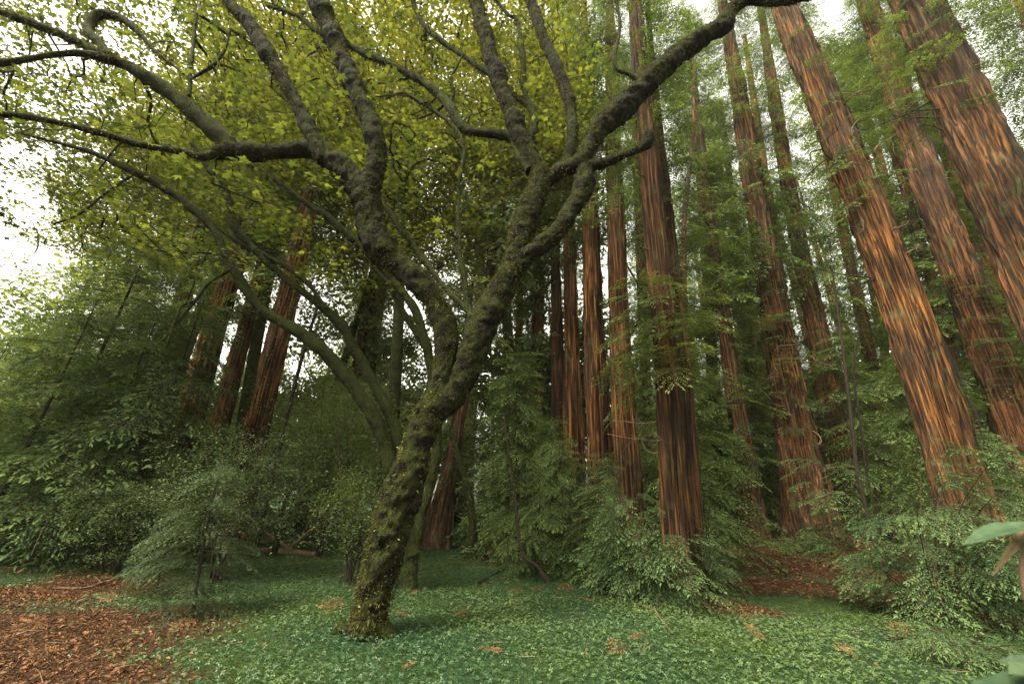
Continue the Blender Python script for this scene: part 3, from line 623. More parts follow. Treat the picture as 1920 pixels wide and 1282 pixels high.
mlimb([(772, 1000, 28), (760, 930, 26), (752, 860, 26), (736, 790, 26), (706, 725, 25), (672, 668, 22), (640, 612, 21), (600, 572, 20), (540, 526, 19), (490, 480, 18), (440, 425, 17), (430, 380, 16), (415, 345, 16), (385, 305, 13), (360, 270, 8)], [Ys+.1, Ys, Ys-.5, Ys-1.2], 14, **kw)
mlimb([(800, 655, 14), (765, 600, 15), (735, 540, 13), (700, 500, 9)], [Ys+.4, Ys+.7], 8, **kw)
mlimb([(612, 580, 12), (575, 530, 11), (515, 487, 11), (470, 465, 11), (425, 440, 9), (370, 395, 7), (330, 370, 5)], [Ys-.5, Ys-.8], 8, **kw)
mlimb([(430, 505, 8), (395, 530, 8), (360, 570, 7), (335, 600, 7), (305, 640, 5)], [Ys-1.2, Ys-1.5], 7, **kw)
mlimb([(362, 565, 6), (340, 575, 6), (325, 610, 5), (312, 650, 4)], [Ys-1.4, Ys-1.5], 6, **kw)
mlimb([(470, 540, 6), (420, 480, 5), (300, 470, 4), (230, 430, 3)], [Ys-1.0, Ys-1.8], 6, **kw)
mlimb([(255, 322, 6), (200, 360, 6), (150, 400, 5), (100, 420, 4)], [Ys-1.7, Ys-2.2], 6, **kw)
mlimb([(602, 397, 8), (590, 355, 7), (570, 335, 5), (535, 310, 4)], [Ys+.4, Ys+.5], 6, **kw)

# foliage: targets through the crown's volume, twigs grown to them, leaves on the twigs
LS = np.vstack([np.column_stack([np.array([[*proj(p), axd(p), r*F/axd(p)] for p, r in zip(C[::3], RR[::3])])]) for C, RR in surf+surf2 if RR.max() > .045])
def clear_of(P, margin):                  # a real crown's leaves stand back from its own big limbs
    x, y = proj(P); d = np.hypot(LS[:, 0]-x, LS[:, 1]-y)-LS[:, 3]; k = d < margin
    return not (k.any() and (axd(P) < LS[k, 2]+.25).any())
GAPS = [(45, 300, 70, 60), (30, 420, 75, 100), (20, 520, 60, 60), (90, 470, 40, 40), (130, 120, 60, 24), (880, 440, 26, 40), (925, 20, 40, 45), (835, 60, 30, 40), (645, 245, 24, 24), (560, 40, 22, 22), (205, 70, 18, 18), (200, 300, 30, 16), (90, 300, 40, 30), (740, 90, 26, 20), (840, 260, 22, 22)]
def targets(n, box, Yr, zmin, r, zmax=30, keep=None, margin=16):
    out = []
    while len(out) < n:
        px, py = r.uniform(box[0], box[1]), r.uniform(box[2], box[3])
        if keep is not None and not keep(px, py): continue
        if any(((px-a)/w)**2+((py-b)/h)**2 < 1 for a, b, w, h in GAPS) and r.random() < .93: continue
        P = at(px, py, r.uniform(*Yr))
        if margin and not clear_of(P, margin): continue
        if zmin < P[2] < zmax: out.append(P)
    return np.array(out)
def cover(px, py):                        # where the maples' leaves reach
    if px > 1000: return py < 330-(px-1000)*1.3 or (px < 1110 and py < 240)
    if px > 640: return py < 320 or (py < 430 and rm.random() < .25)
    return py < 410 or (py < 520 and rm.random() < .3 and px > 120)
tA = np.vstack([targets(820, (-250, 1130, -260, 560), (Ym-.7, Ym+3.2), 3.2, rm, keep=cover), targets(520, (-250, 900, -200, 420), (Ym+1.0, Ym+5), 4.5, rm, keep=cover)])
tw = grow(np.vstack(nodes), tA, rm, bend=.16)
ac = Acc(); twigs_to(ac, tw, .013); stuff(ac.build('twigs', M['maple_bark_green'], maple, mb, smooth=True))
ac = Acc(); tips = np.vstack([np.vstack([pl[-1], pl[-2]]) for pl, l in tw])
leaves_at(ac, MAPLE, tips, 6, .15, .165, .42, rm, .5, .24); crown1 = stuff(ac.build('crown', M['maple'], maple, mb))
tB = np.vstack([targets(520, (-200, 780, 230, 640), (Ys-2.6, Ys+2.0), 2.4, rm, keep=lambda x, y: y < min(540, 440+x*.25))])
tw2 = grow(np.vstack(nodes2), tB, rm, bend=.16)
ac = Acc(); twigs_to(ac, tw2, .007); stuff(ac.build('twigs', M['maple_bark_green'], maple2, sb_, smooth=True))
ac = Acc(); tips = np.vstack([np.vstack([pl[-1], pl[-2]]) for pl, l in tw2])
leaves_at(ac, MAPLE, tips, 8, .20, .135, .38, rm, .45, .22); stuff(ac.build('crown', M['maple'], maple2, sb_))
# thin arching branches leaving the great limbs
for P in targets(64, (-150, 1080, -150, 430), (Ym-.9, Ym+2.2), 4.0, rm, keep=cover):
    nd = np.vstack(nodes); dd = np.linalg.norm(nd-P, axis=1); dd[nd[:, 2] > P[2]+.3] += 2; c_ = np.where((dd > .9) & (dd < 2.8))[0]
    if not len(c_): continue
    Q0 = nd[c_[np.argmin(dd[c_])]]; l = np.linalg.norm(P-Q0); u = np.linspace(0, 1, 6)[:, None]
    pl = Q0+(P-Q0)*u+(rm.normal(0, .12*l, 3)+np.array([0, 0, .14*l]))*np.sin(u*math.pi)+rm.normal(0, .05*l, (6, 3))*u*(1-u)*3
    C, RR = spline(pl, np.linspace(.030, .009, 6)*rm.uniform(.7, 1.2), .09); V, Q, t = tube(C, RR, 7, lambda X, th, rr: 1+.2*noise(X*14, 2)); link_mesh('branch', V-mb, [Q, t], BG, maple, smooth=True); surf.append((C, RR))
# the largest leaves, near the lens, one object each
lv, lf, lt = MAPLE
shared = []
for k in range(3):
    o = link_mesh('leaf', lv*np.array([1, 1, .6+.5*k]), [lf], M['maple'], None, np.full(len(lv), .15+.2*k)); shared.append(o.data); bpy.data.objects.remove(o)
tL = targets(60, (-60, 760, 20, 330), (Ym-2.2, Ym-1.0), 3.0, rm, keep=cover, margin=6)
twL = grow(np.vstack(nodes), tL, rm, bend=.14); ac = Acc(); twigs_to(ac, twL, .007); stuff(ac.build('near_twigs', M['maple_bark_green'], maple, mb, smooth=True))
for pl, l in twL:
    for j in range(5):
        o = bpy.data.objects.new('leaf', shared[int(rm.integers(3))]); col.objects.link(o); o.parent = crown1
        nrm = up_normals(1, .35, rm)[0]; m3 = rotmats(nrm[None], rm.uniform(0, 6.28, 1))[0]
        o.location = pl[-1]-mb+rm.normal(0, .13, 3)*np.array([1, 1, .4]); o.rotation_euler = Matrix(m3.tolist()).to_euler(); s = rm.uniform(.13, .20); o.scale = (s, s, s)
# sprays of leaves on the outer twigs, sharing three meshes
def spray_mesh(seed, n=100):
    r = np.random.default_rng(seed); tg = unit(r.normal(0, 1, (16, 3)))*r.random((16, 1))**.4*np.array([.75, .75, .38]); tw_ = grow(np.array([[0, 0, -.1]]), tg, r)
    a = Acc(); twigs_to(a, tw_, .006, 3, -1); leaves_at(a, MAPLE, tg, n//16, .17, .15, .40, r, .5, .22); o = a.build('leaf_spray', M['maple']); me = o.data; bpy.data.objects.remove(o); return me
SPR = [spray_mesh(k) for k in (1, 2, 3)]
tS = np.vstack([targets(215, (-250, 1130, -260, 400), (Ym-.2, Ym+4.8), 4.2, rm, keep=cover, margin=45), targets(50, (-250, 500, 200, 480), (Ym+.5, Ym+3.5), 3.4, rm, keep=cover, margin=45)])
twS = grow(np.vstack(nodes+[pl for pl, l in tw]), tS, rm); ac = Acc(); twigs_to(ac, twS, .012); stuff(ac.build('outer_twigs', M['maple_bark_green'], maple, mb, smooth=True))
for pl, l in twS:
    o = bpy.data.objects.new('leaf_spray', SPR[int(rm.integers(3))]); col.objects.link(o); o.parent = crown1; o.location = pl[-1]-mb; o.rotation_euler = (rm.normal(0, .25), rm.normal(0, .25), rm.uniform(0, 6.28)); s = rm.uniform(.8, 1.2); o.scale = (s, s, s); stuff(o)
# moss and small ferns clinging to the limbs
def mossing(surf, parent, base, per_m, r, size=.05, fern=0.0):
    ac = Acc(); kv, kf, kt = kite_leaf(.35)
    for C, RR in surf:
        if len(C) < 4: continue
        T, A, B = frames(C); L = float(np.linalg.norm(np.diff(C, axis=0), axis=1).sum()); n = int(per_m*L*min(2.5, RR.mean()/.06))
        i = r.integers(0, len(C), n); th = r.uniform(0, 6.283, n); D = A[i]*np.cos(th)[:, None]+B[i]*np.sin(th)[:, None]
        patchy = noise(C[i]*1.7, 8) > -.25
        D, i = D[patchy], i[patchy]; n = len(i)
        if n == 0: continue
        d = unit(D*.7+r.normal(0, .45, (n, 3))+np.array([0, 0, -.55])); up = unit(np.cross(d, r.normal(0, 1, (n, 3)))); x = np.cross(d, up)
        ac.scatter(kv, kf, kt, C[i]+D*RR[i][:, None]*.93, np.stack([x, d, up], -1), size*r.uniform(.5, 1.6, n), r.uniform(0, .8, n))
    return stuff(ac.build('moss', M['moss'], parent, base))
mossing(surf, maple, mb, 150, rm, .05); mossing(surf[:3], maple, mb, 300, rm, .04); mossing(surf2, maple2, sb_, 70, rm, .035)
C_, R_ = surf[0]; k_ = rm.integers(8, len(C_), 150); th_ = rm.uniform(0, 6.283, 150); D_ = np.stack([np.cos(th_), np.sin(th_)-.35, rm.normal(0, .3, 150)], -1); D_ = unit(D_)
ac = Acc(); ac.scatter(*OVAL, C_[k_]+D_*R_[k_][:, None]*1.15, rotmats(up_normals(150, .6, rm), rm.uniform(0, 6.28, 150)), rm.uniform(.03, .07, 150), rm.uniform(.3, 1, 150)); stuff(ac.build('shoots', M['hazel'], maple, mb))
def fern_tufts(idx, per, r):              # brownish licorice ferns along the big limbs
    ac = Acc(); kv, kf, kt = kite_leaf(.5)
    for k, a, b, n in idx:
        C, RR = surf[k]; m = len(C)
        for q in range(n):
            i = int(m*r.uniform(a, b)); i = min(m-1, i); p = C[i]+np.array([r.normal(0, .4)*RR[i], r.normal(0, .4)*RR[i]-RR[i]*.5, RR[i]*r.uniform(.2, .95)])
            d = unit(np.array([r.normal(0, .7), r.normal(-.5, .5), r.uniform(-.8, .6)])); l = r.uniform(.07, .19); pos = []; rots = []; sz = []
            for j in range(7):
                u = j/6; q0 = p+d*l*u+np.array([0, 0, -l*.8*u*u]); dd = unit(d+np.array([0, 0, -1.6*u])); sv = unit(np.cross(dd, np.array([0, 0, 1.0]))+1e-6)
                for sg in (1, -1):
                    y = unit(sv*sg+dd*.5); zv = unit(np.cross(sv, dd)); x = np.cross(y, zv); pos.append(q0); rots.append(np.stack([x, y, zv], -1)); sz.append(l*.30*(1.05-u*.8))
            ac.scatter(kv, kf, kt, np.array(pos), np.array(rots), np.array(sz), np.clip(np.full(14, r.uniform(.2, 1.1)), 0, 1))
    return stuff(ac.build('ferns', M['moss'], maple, mb))
fern_tufts([(1, .25, .95, 70), (3, .15, .95, 110), (5, .0, .55, 70), (2, .55, .8, 30), (15, .3, .65, 40), (9, .0, .4, 20), (0, .55, .95, 30)], 1, rm)
print('maples', round(time.time()-T0, 1))

# ------------------------------------------------------------------ understory conifers
ru = np.random.default_rng(41)
def conifer_proto(Ht, Lmax, n, bset, mat, seed, low=.12, bl=2.0, stem=.06, tilt=(-18, 14)):
    r = np.random.default_rng(seed); root = bpy.data.objects.new('understory_conifer', None); col.objects.link(root)
    bend = r.normal(0, .03*Ht, 2); ax = lambda z: np.stack([bend[0]*np.sin(z/Ht*2.2), bend[1]*np.sin(z/Ht*1.7), z], -1)
    z = np.linspace(-.15, Ht, 14); V, Q, t = tube(ax(z), np.linspace(stem, .012, 14), 10, lambda X, th, rr: 1+.15*noise(X*8, seed))
    link_mesh('trunk', V, [Q, t], M['dark_wood'], root, smooth=True)
    u = low+(1-low)*(np.arange(n)+r.random(n))/n; az = np.arange(n)*2.4+r.normal(0, .5, n)
    ln = Lmax*(1-u)**.8*np.minimum(1, .6+u*1.6)*r.uniform(.65, 1.1, n)+.95
    ac = Acc(); P_ = ax(u*Ht); tl = np.radians(r.uniform(*tilt, n)); sh = ln < 1.25
    put_boughs(ac, bset, P_[~sh], az[~sh], tl[~sh], ln[~sh]/bl, r); put_boughs(ac, NEAR_S, P_[sh], az[sh], tl[sh]-.15, ln[sh]/.95, r)
    m_ = int(sh.sum()); put_boughs(ac, NEAR_S, P_[sh], az[sh]+1.6, tl[sh]-.1, ln[sh]/1.1, r); stuff(ac.build('crown', mat, root))
    return root
CP = [conifer_proto(9.5, 2.9, 100, MID_M, M['redwood_leaf'], 1, .10, 2.0, .10), conifer_proto(7.5, 2.5, 70, MID_M, M['redwood_leaf'], 2, .06, 2.0, .08),
      conifer_proto(5.0, 1.9, 46, NEAR_M, M['redwood_leaf'], 3, .05, 1.7, .06), conifer_proto(12, 3.0, 115, MID_L, M['redwood_leaf'], 4, .12, 3.0, .12), conifer_proto(6.5, .9, 95, NEAR_M, M['redwood_leaf'], 5, .04, 1.7, .06, (-30, 25))]
used = [False]*5
def conifer(k, px, Y, s, label, group=None):
    b = col_at(px, Y); rz = ru.uniform(0, 6.28)
    if used[k]: o = copy_tree(CP[k], b, rz, s)
    else: o = CP[k]; used[k] = True; o.location = b; o.rotation_euler = (0, 0, rz); o.scale = (s,)*3
    o['label'] = label; o['category'] = 'conifer'
    if group: o['group'] = group
    elif 'group' in o: del o['group']
    return o
LG = 'layered dark evergreens of the left thicket'
for k, px, Y, s in ((0, 0, 11.5, 1.0), (0, 165, 13, 1.05), (1, 205, 11.4, .95), (0, 225, 16.5, .9), (3, 110, 16.5, 1.0), (1, -60, 10, .85), (1, 110, 10.8, .9), (1, -190, 12, .8), (3, -40, 17, 1.05), (3, 40, 21, 1.15)):
    conifer(k, px, Y, s, 'dark layered evergreen in the thicket before the leaning redwood stand', LG)
CG = 'young redwoods of the middle thicket'
for k, px, Y, s in ((1, 985, 14.5, .7), (4, 1062, 11.0, .48), (4, 1022, 12.0, .62), (0, 955, 17, .8), (4, 1150, 12.0, .46), (2, 1000, 11.2, .5), (4, 975, 13.0, .95), (2, 1115, 10.2, .42), (4, 1100, 11.6, .42)):
    conifer(k, px, Y, s, 'young redwood in the thicket at the foot of the straight row', CG)
RG = 'evergreens between the right-hand redwoods'
for k, px, Y, s, lb in ((0, 1335, 13.5, .75, 'tall evergreen screening the dark leaning redwood'), (3, 1370, 22, 1.0, 'narrow evergreen spire in the gap behind the dark leaning redwood'), (0, 1660, 19, 1.0, 'evergreen between the rusty redwood and the massive furrowed one'),
                        (1, 1340, 10.6, .42, 'waist-high young redwood beside the close-pressed pair'), (3, 1600, 27, 1.1, 'far evergreen spire above the sunlit bushy tree'), (3, 1480, 30, 1.1, 'far evergreen spire behind the vine-tangled trunk'), (1, 1850, 13.0, .9, 'evergreen crowding the foot of the reddish redwood')):
    conifer(k, px, Y, s, lb, RG)
S1 = conifer(2, 362, float(on_ground(358, 1152)[1]), 0.42, 'small dark conifer sapling with bare lower stem at the litter edge')
S2 = conifer(2, 290, float(on_ground(287, 1122)[1]), .30, 'knee-high evergreen seedling behind the bare-stemmed sapling')

for o in (S1, S2):
    for c in o.children:
        if c.name.startswith('crown'): c.material_slots[0].link = 'OBJECT'; c.material_slots[0].material = M['sapling']
# ------------------------------------------------------------------ redwood sprout thickets
def sprouts(label, px, Y, n, hr, spread, bset, mat, seed, azc=None, azs=3.0, per=6, sc_=(.6, 1.0), thick=.012, pitch=(-25, 15)):
    r = np.random.default_rng(seed); b = col_at(px, Y) if not isinstance(px, np.ndarray) else px
    root = thing('redwood_sprouts', label, 'shrub', b); ac = Acc(); st = Acc()
    for k in range(n):
        a = r.uniform(0, 6.283) if azc is None else r.normal(azc, azs); h = r.uniform(*hr); s = spread*r.uniform(.25, 1.0)
        u = np.linspace(0, 1, 7)[:, None]; o2 = np.array([math.cos(a), math.sin(a), 0]); st0 = b+o2*spread*.12*r.random()
        pl = st0+o2*s*u**1.6+np.array([0, 0, h])*(u*(1.35-.35*u))-np.array([0, 0, .05])
        V, Q, t = tube(pl, np.linspace(thick, thick*.3, 7), 5); st.add(V, [Q, t], -1)
        uu = r.uniform(.15, 1, per); P = np.stack([np.interp(uu, u[:, 0], pl[:, i]) for i in range(3)], -1)
        put_boughs(ac, bset, P, a+r.normal(0, .9, per), np.radians(r.uniform(*pitch, per)), r.uniform(*sc_, per)*(1.15-.45*uu), r)
    stuff(st.build('stems', M['dark_wood'], root, b, True)); stuff(ac.build('foliage', mat, root, b)); return root
SP1 = sprouts('broad pale redwood sprout thicket below the massive furrowed trunk', 1765, 8.2, 30, (1.1, 3.3), 1.9, NEAR_M, M['sprout'], 51, per=6, sc_=(.45, .8))
copy_tree(SP1, col_at(1930, 8.9), 2.2, .85, 'arching redwood sprouts at the edge of the broad thicket, hiding a trunk foot')
sprouts('pale redwood sprouts fanning round the foot of the orange-barked redwood', on_ground(1248, 1128), 0, 22, (.3, 1.5), 1.0, NEAR_S, M['sprout'], 53, azc=-2.1, azs=1.0, per=6, sc_=(.6, 1.0))
sprouts('upper redwood sprouts leaning out from behind the orange-barked trunk', col_at(1195, Y7+.5), 0, 16, (1.3, 2.6), 1.2, NEAR_S, M['sprout'], 54, azc=-2.6, azs=.8, per=6, sc_=(.7, 1.1))
sprouts('narrow sprout tuft on the shaded flank of the close-pressed redwood pair', on_ground(1335, 1120), 0, 9, (.5, 1.9), .5, NEAR_S, M['sprout'], 55, per=5, sc_=(.5, .8))
sprouts('low dark sprouts trailing over litter under the broad thicket', 1800, 6.4, 12, (.12, .45), 1.0, NEAR_S, M['sprout'], 56, per=5, sc_=(.5, .8))
sprouts('fringe of sprouts at the foot of the ridged redwood pair', col_at(1500, 17), 0, 8, (.4, 1.6), 1.4, NEAR_M, M['redwood_leaf'], 57, per=5)

# ------------------------------------------------------------------ broadleaf shrubs
def shrub(label, b, rad, ht, n, tmpl, mat, size, per, seed, name='leafy_shrub', cat='shrub', stems=7, spread=.10, tilt=.6, zlow=.15, wood=M['dark_wood'], thick=.005, tr=.02, base_t=.45, group=None):
    r = np.random.default_rng(seed); root = thing(name, label, cat, b, group); sk = Acc(); nd = []
    for k in range(stems):
        a = r.uniform(0, 6.283); o2 = np.array([math.cos(a)*rad[0], math.sin(a)*rad[1], 0])*r.uniform(.1, .55); u = np.linspace(0, 1, 7)[:, None]
        pl = b+o2*.12+o2*u**1.4+np.array([0, 0, ht*r.uniform(.5, .85)])*u+r.normal(0, .03*ht, (7, 3))*u*(1-u)*4; pl[0, 2] -= .08
        V, Q, t = tube(pl, np.linspace(tr, tr*.3, 7), 6); sk.add(V, [Q, t], -1); nd.append(pl[1:])
    q = r.normal(0, 1, (n, 3)); q = unit(q)*(r.random((n, 1))**.45); lump = 1+.30*noise(unit(q)*2.2+seed, 5)[:, None]
    tg = b+np.array([0, 0, ht*(.5+zlow*.5)])+q*np.array([rad[0], rad[1], ht*(.5-zlow*.5)])*lump
    tg = tg[tg[:, 2] > b[2]+.05]
    tw = grow(np.vstack(nd), tg, r, bend=.14); twigs_to(sk, tw, thick); stuff(sk.build('stems', wood, root, b, True))
    ac = Acc(); tips = np.vstack([np.vstack([p[-1], p[-2], p[-3]]) for p, l in tw]); leaves_at(ac, tmpl, tips, per, spread, size, tilt, r, base_t, .22)
    stuff(ac.build('foliage', mat, root, b)); return root
shrub('wide glossy huckleberry bush massed in front of the dark evergreens', col_at(400, 9.6), (1.9, 1.4), 3.3, 620, OVAL, M['huckleberry'], .052, 9, 61, 'huckleberry_bush', stems=12, zlow=.12, spread=.09)
shrub('lower huckleberry bush spreading over the fallen twigs', col_at(205, 9.8), (1.9, 1.1), 2.0, 420, OVAL, M['huckleberry'], .052, 9, 62, 'huckleberry_bush', stems=10, zlow=.1, spread=.09)
shrub('airy pale hazel shrub beside the gnarled maple trunk', col_at(655, 9.0), (.9, .9), 2.3, 300, OVAL, M['hazel'], .060, 6, 63, 'hazel_shrub', stems=6, zlow=.2, spread=.12, tilt=.4)
shrub('tall loose hazel behind the arching mossy limbs', col_at(600, 13.5), (2.0, 1.6), 5.6, 520, kite_leaf(.6), M['hazel'], .085, 8, 64, 'hazel_shrub', stems=8, zlow=.2, spread=.16, tilt=.5)
shrub('leafy shrub in the gap past the fallen log', col_at(525, 16), (2.2, 1.6), 4.6, 420, kite_leaf(.6), M['hazel'], .10, 8, 65, 'hazel_shrub', stems=7, zlow=.12, spread=.18, tilt=.5)
shrub('pale silvery shrub at the bright edge beyond the litter patch', col_at(15, 13.5), (2.2, 1.4), 2.4, 320, kite_leaf(.6), M['hazel'], .085, 8, 66, stems=7, zlow=.1, spread=.15, base_t=.7)
shrub('sunlit bushy tree in the bright gap beside the massive redwood', col_at(1640, 23), (3.2, 2.0), 6.5, 520, kite_leaf(.6), M['far_green'], .15, 8, 68, stems=6, zlow=.08, spread=.24, base_t=.7)
for k, (px, Y, h, w) in enumerate(((650, 17, 6.5, 2.4), (740, 20, 7.5, 2.6), (560, 21, 8.5, 3.0), (430, 20, 8.0, 2.8), (900, 24, 8.5, 3.0), (1290, 22, 8, 2.6), (1730, 19, 5, 2.6), (1200, 26, 10, 3.0), (1040, 27, 10, 3.2))):
    tgt = (('bright hazel thicket seen through the arching mossy limbs', 'pale hazel behind the forked trunk', 'high hazel closing the gap between redwood stands', 'hazel glowing between the three leaning redwoods', 'pale leafy tree in the misty gap past the maples',
            'leafy tree behind the orange-barked redwood', 'leafy bush filling the gap beside the reddish redwood', 'leafy tree rising behind the straight row', 'misty leafy tree behind the thin far stem'))[k]
    if k < 2: HZ = (HZ if k else [])+[shrub(tgt, col_at(px, Y), (w, w*.8), h, 430, kite_leaf(.6), M['far_green'], .15, 7, 90+k, 'hazel_tree', 'tree', stems=6, zlow=.06, spread=.26, base_t=.75)]
    else: copy_tree(HZ[k % 2], col_at(px, Y), float(ru.uniform(0, 6.28)), h/7.0, tgt)

copy_tree(HZ[1], col_at(1455, 24), 4.9, 0.60, 'bright leafy bush between the dark leaning redwood and the ridged pair')
copy_tree(HZ[1], col_at(1215, 19), 0.3, 0.79, 'thin-leaved bush behind the rust-coloured row')
copy_tree(HZ[0], col_at(930, 20), 1.0, 0.51, 'low leafy bush behind the small arched mossy tree')
copy_tree(HZ[0], col_at(15, 16.5), 1.3, 1.75, 'tall pale leafy tree standing at the open edge behind the silvery shrub')
# ------------------------------------------------------------------ slim stems
def slim_tree(label, trace, Y, mat, name='slim_tree', leaves=0, seed=0, size=.07, box=None, sides=10, lm='hazel'):
    r = np.random.default_rng(seed); b = on_ground(trace[0][0], trace[0][1]) if Y is None else None
    if Y is None: Y = float(b[1])
    else: P0 = at(trace[0][0], trace[0][1], Y); b = np.array([P0[0], Y, float(ground_z(P0[0], Y))]); 
    root = thing(name, label, 'tree', b); tr = list(trace)
    P, ra = resolve(tr, Y); P = np.vstack([[b-np.array([0, 0, .1])], P[(1 if P[0, 2]-b[2] < .25 else 0):]]); ra = np.concatenate([[ra[0]*1.25], ra[(1 if len(P) == len(ra) else 0):]])
    C, RR = spline(P, ra, .08); V, Q, t = tube(C, RR, sides, lambda X, th, rr: 1+.14*fbm(X*7, seed)); link_mesh('trunk', V-b, [Q, t], mat, root, smooth=True)
    if leaves:
        tg = C[r.integers(len(C)//3, len(C), leaves)]+r.normal(0, 1, (leaves, 3))*np.array([.9, .9, .6]); tw = grow(C[len(C)//4::4], tg, r)
        ac = Acc(); twigs_to(ac, tw, .006); stuff(ac.build('twigs', mat, root, b, True)); ac = Acc(); leaves_at(ac, OVAL, np.array([p[-1] for p, l in tw]), 14, .2, size, .5, r); stuff(ac.build('crown', M[lm], root, b))
    return root
slim_tree('small arched tree with smooth mossy stem past the maples', [(880, 1046, 34), (886, 985, 17), (880, 930, 15), (868, 885, 14), (855, 840, 12), (846, 800, 10), (862, 740, 7)], None, BG, 'mossy_tree', 40, 81)
slim_tree('bent dark sapling at the mouth of the middle thicket', [(1035, 1092, 12), (1008, 1062, 9), (984, 1044, 9), (972, 1000, 8), (966, 930, 6), (955, 860, 5), (945, 780, 4)], None, M['dark_wood'], 'bent_sapling', 60, 82, .055)
slim_tree('thin straight dead sapling beside the rusty redwood', [(1612, 905, 11), (1600, 820, 10), (1586, 700, 8), (1572, 590, 6), (1560, 500, 4)], 13, M['dark_wood'], 'dead_sapling', 0, 83)
slim_tree('thin branching sapling stem in the bright gap', [(1630, 910, 7), (1614, 800, 6), (1600, 690, 5), (1610, 620, 3)], 13.5, M['dark_wood'], 'dead_sapling', 40, 84, .045)
slim_tree('slanting slim stem just past the massive redwood', [(1862, 870, 14), (1830, 780, 12), (1795, 700, 10), (1765, 630, 8)], 14, M['dark_wood'], 'slim_tree', 40, 85, .08)
slim_tree('leaning dark stem left of the arching limbs', [(520, 860, 10), (548, 740, 10), (572, 650, 9), (600, 560, 6)], 13, M['dark_wood'], 'slim_tree', 60, 86, .08)
slim_tree('crooked mossy stem before the fallen log', [(520, 1005, 14), (508, 965, 12), (495, 930, 9), (488, 880, 6)], 12.5, BG, 'slim_tree', 30, 87, .07)
slim_tree('straight slim stem among hazel leaves near the gnarled trunk', [(655, 1085, 8), (645, 1000, 6), (640, 900, 5), (632, 800, 4)], 9.5, M['dark_wood'], 'slim_tree', 40, 88, .06)
slim_tree('tall thin dark stem between the orange-barked and the leaning redwood', [(1290, 820, 18), (1284, 600, 15), (1283, 420, 13), (1298, 260, 11), (1304, 120, 9)], 14, M['bark2'], 'slim_tree', 0, 89)

# ------------------------------------------------------------------ the wood beyond
rf = np.random.default_rng(71)
def far_tree(kind, seed):
    r = np.random.default_rng(seed); root = bpy.data.objects.new('far_redwood' if kind == 'c' else 'far_broadleaf_tree', None); col.objects.link(root)
    if kind == 'c':
        Ht = 42; z = np.linspace(-.3, Ht, 24); V, Q, t = tube(np.stack([z*0, z*0, z], -1), np.interp(z, [0, 2, Ht], [.95, .62, .08]), 20, lambda X, th, rr: 1+.12*noise(np.stack([np.cos(th)*2.5+0*rr, np.sin(th)*2.5+0*rr, X[..., 2]*.1], -1), seed))
        link_mesh('trunk', V, [Q, t], M['bark3'], root, smooth=True); ac = Acc(); n = 170; u = r.random(n)**1.0
        put_boughs(ac, FAR_L, np.stack([u*0, u*0, 3+u*(Ht-3)], -1), r.uniform(0, 6.28, n), np.radians(r.uniform(-30, 12, n)), r.uniform(.7, 1.35, n)*(1.1-.5*u), r); stuff(ac.build('crown', M['redwood_leaf'] if seed % 2 else M['far_green'], root))
    else:
        Ht = 13; z = np.linspace(-.3, 7.2, 10); V, Q, t = tube(np.stack([np.sin(z*.4)*.3, z*0, z], -1), np.linspace(.22, .05, 10), 10)
        link_mesh('trunk', V, [Q, t], M['dark_wood'], root, smooth=True)
        cl = clump_leaf(r, 11); n = 620; c0 = r.normal(0, 1, (26, 3))*np.array([2.0, 2.0, 3.0])+np.array([0, 0, 6.2]); p = c0[r.integers(0, 26, n)]+r.normal(0, .75, (n, 3))*np.array([1, 1, .55]); p = p[p[:, 2] > .3]; n = len(p)
        tw = grow(np.stack([np.sin(z*.4)*.3, z*0, z], -1)[2:], c0[c0[:, 2] > .8], r); ac = Acc(); twigs_to(ac, tw, .03, 4); stuff(ac.build('limbs', M['dark_wood'], root, smooth=True))
        ac = Acc(); ac.scatter(cl[0], cl[1], cl[2], p, rotmats(up_normals(n, .4, r), r.uniform(0, 6.28, n)), r.uniform(.45, .8, n), np.clip(r.normal(.5, .25, n), 0, 1)); stuff(ac.build('crown', M['far_green'], root))
    return root
def tall_broadleaf(seed):
    r = np.random.default_rng(seed); root = bpy.data.objects.new('tall_broadleaf_tree', None); col.objects.link(root); Ht = 24
    z = np.linspace(-.3, Ht*.85, 16); ax_ = np.stack([np.sin(z*.22+seed)*.5-math.sin(seed)*.5, np.cos(z*.17+seed)*.4-math.cos(seed)*.4, z], -1); V, Q, t = tube(ax_, np.linspace(.26, .05, 16), 12, lambda X, th, rr: 1+.12*noise(X*3, seed))
    link_mesh('trunk', V, [Q, t], BG, root, smooth=True)
    c0 = r.normal(0, 1, (240, 3)); c0 = unit(c0)*r.random((240, 1))**.42*np.array([4.6, 4.6, 8.0])+np.array([0, 0, 17.5]); tw_ = grow(ax_[5:], c0, r, up=.05); a = Acc(); twigs_to(a, tw_, .026, 4); stuff(a.build('limbs', M['dark_wood'], root, smooth=True))
    n = 24000; p = c0[r.integers(0, 240, n)]+r.normal(0, .48, (n, 3))*np.array([1, 1, .55]); a = Acc(); ct = np.clip(.5+.3*noise(p*.6, 3)+r.normal(0, .2, n), 0, 1)
    a.scatter(*kite_leaf(.85), p, rotmats(up_normals(n, .45, r), r.uniform(0, 6.28, n)), r.uniform(.10, .19, n), ct); stuff(a.build('crown', M['gold_leaf'], root)); return root
TB = [tall_broadleaf(1), tall_broadleaf(2)]
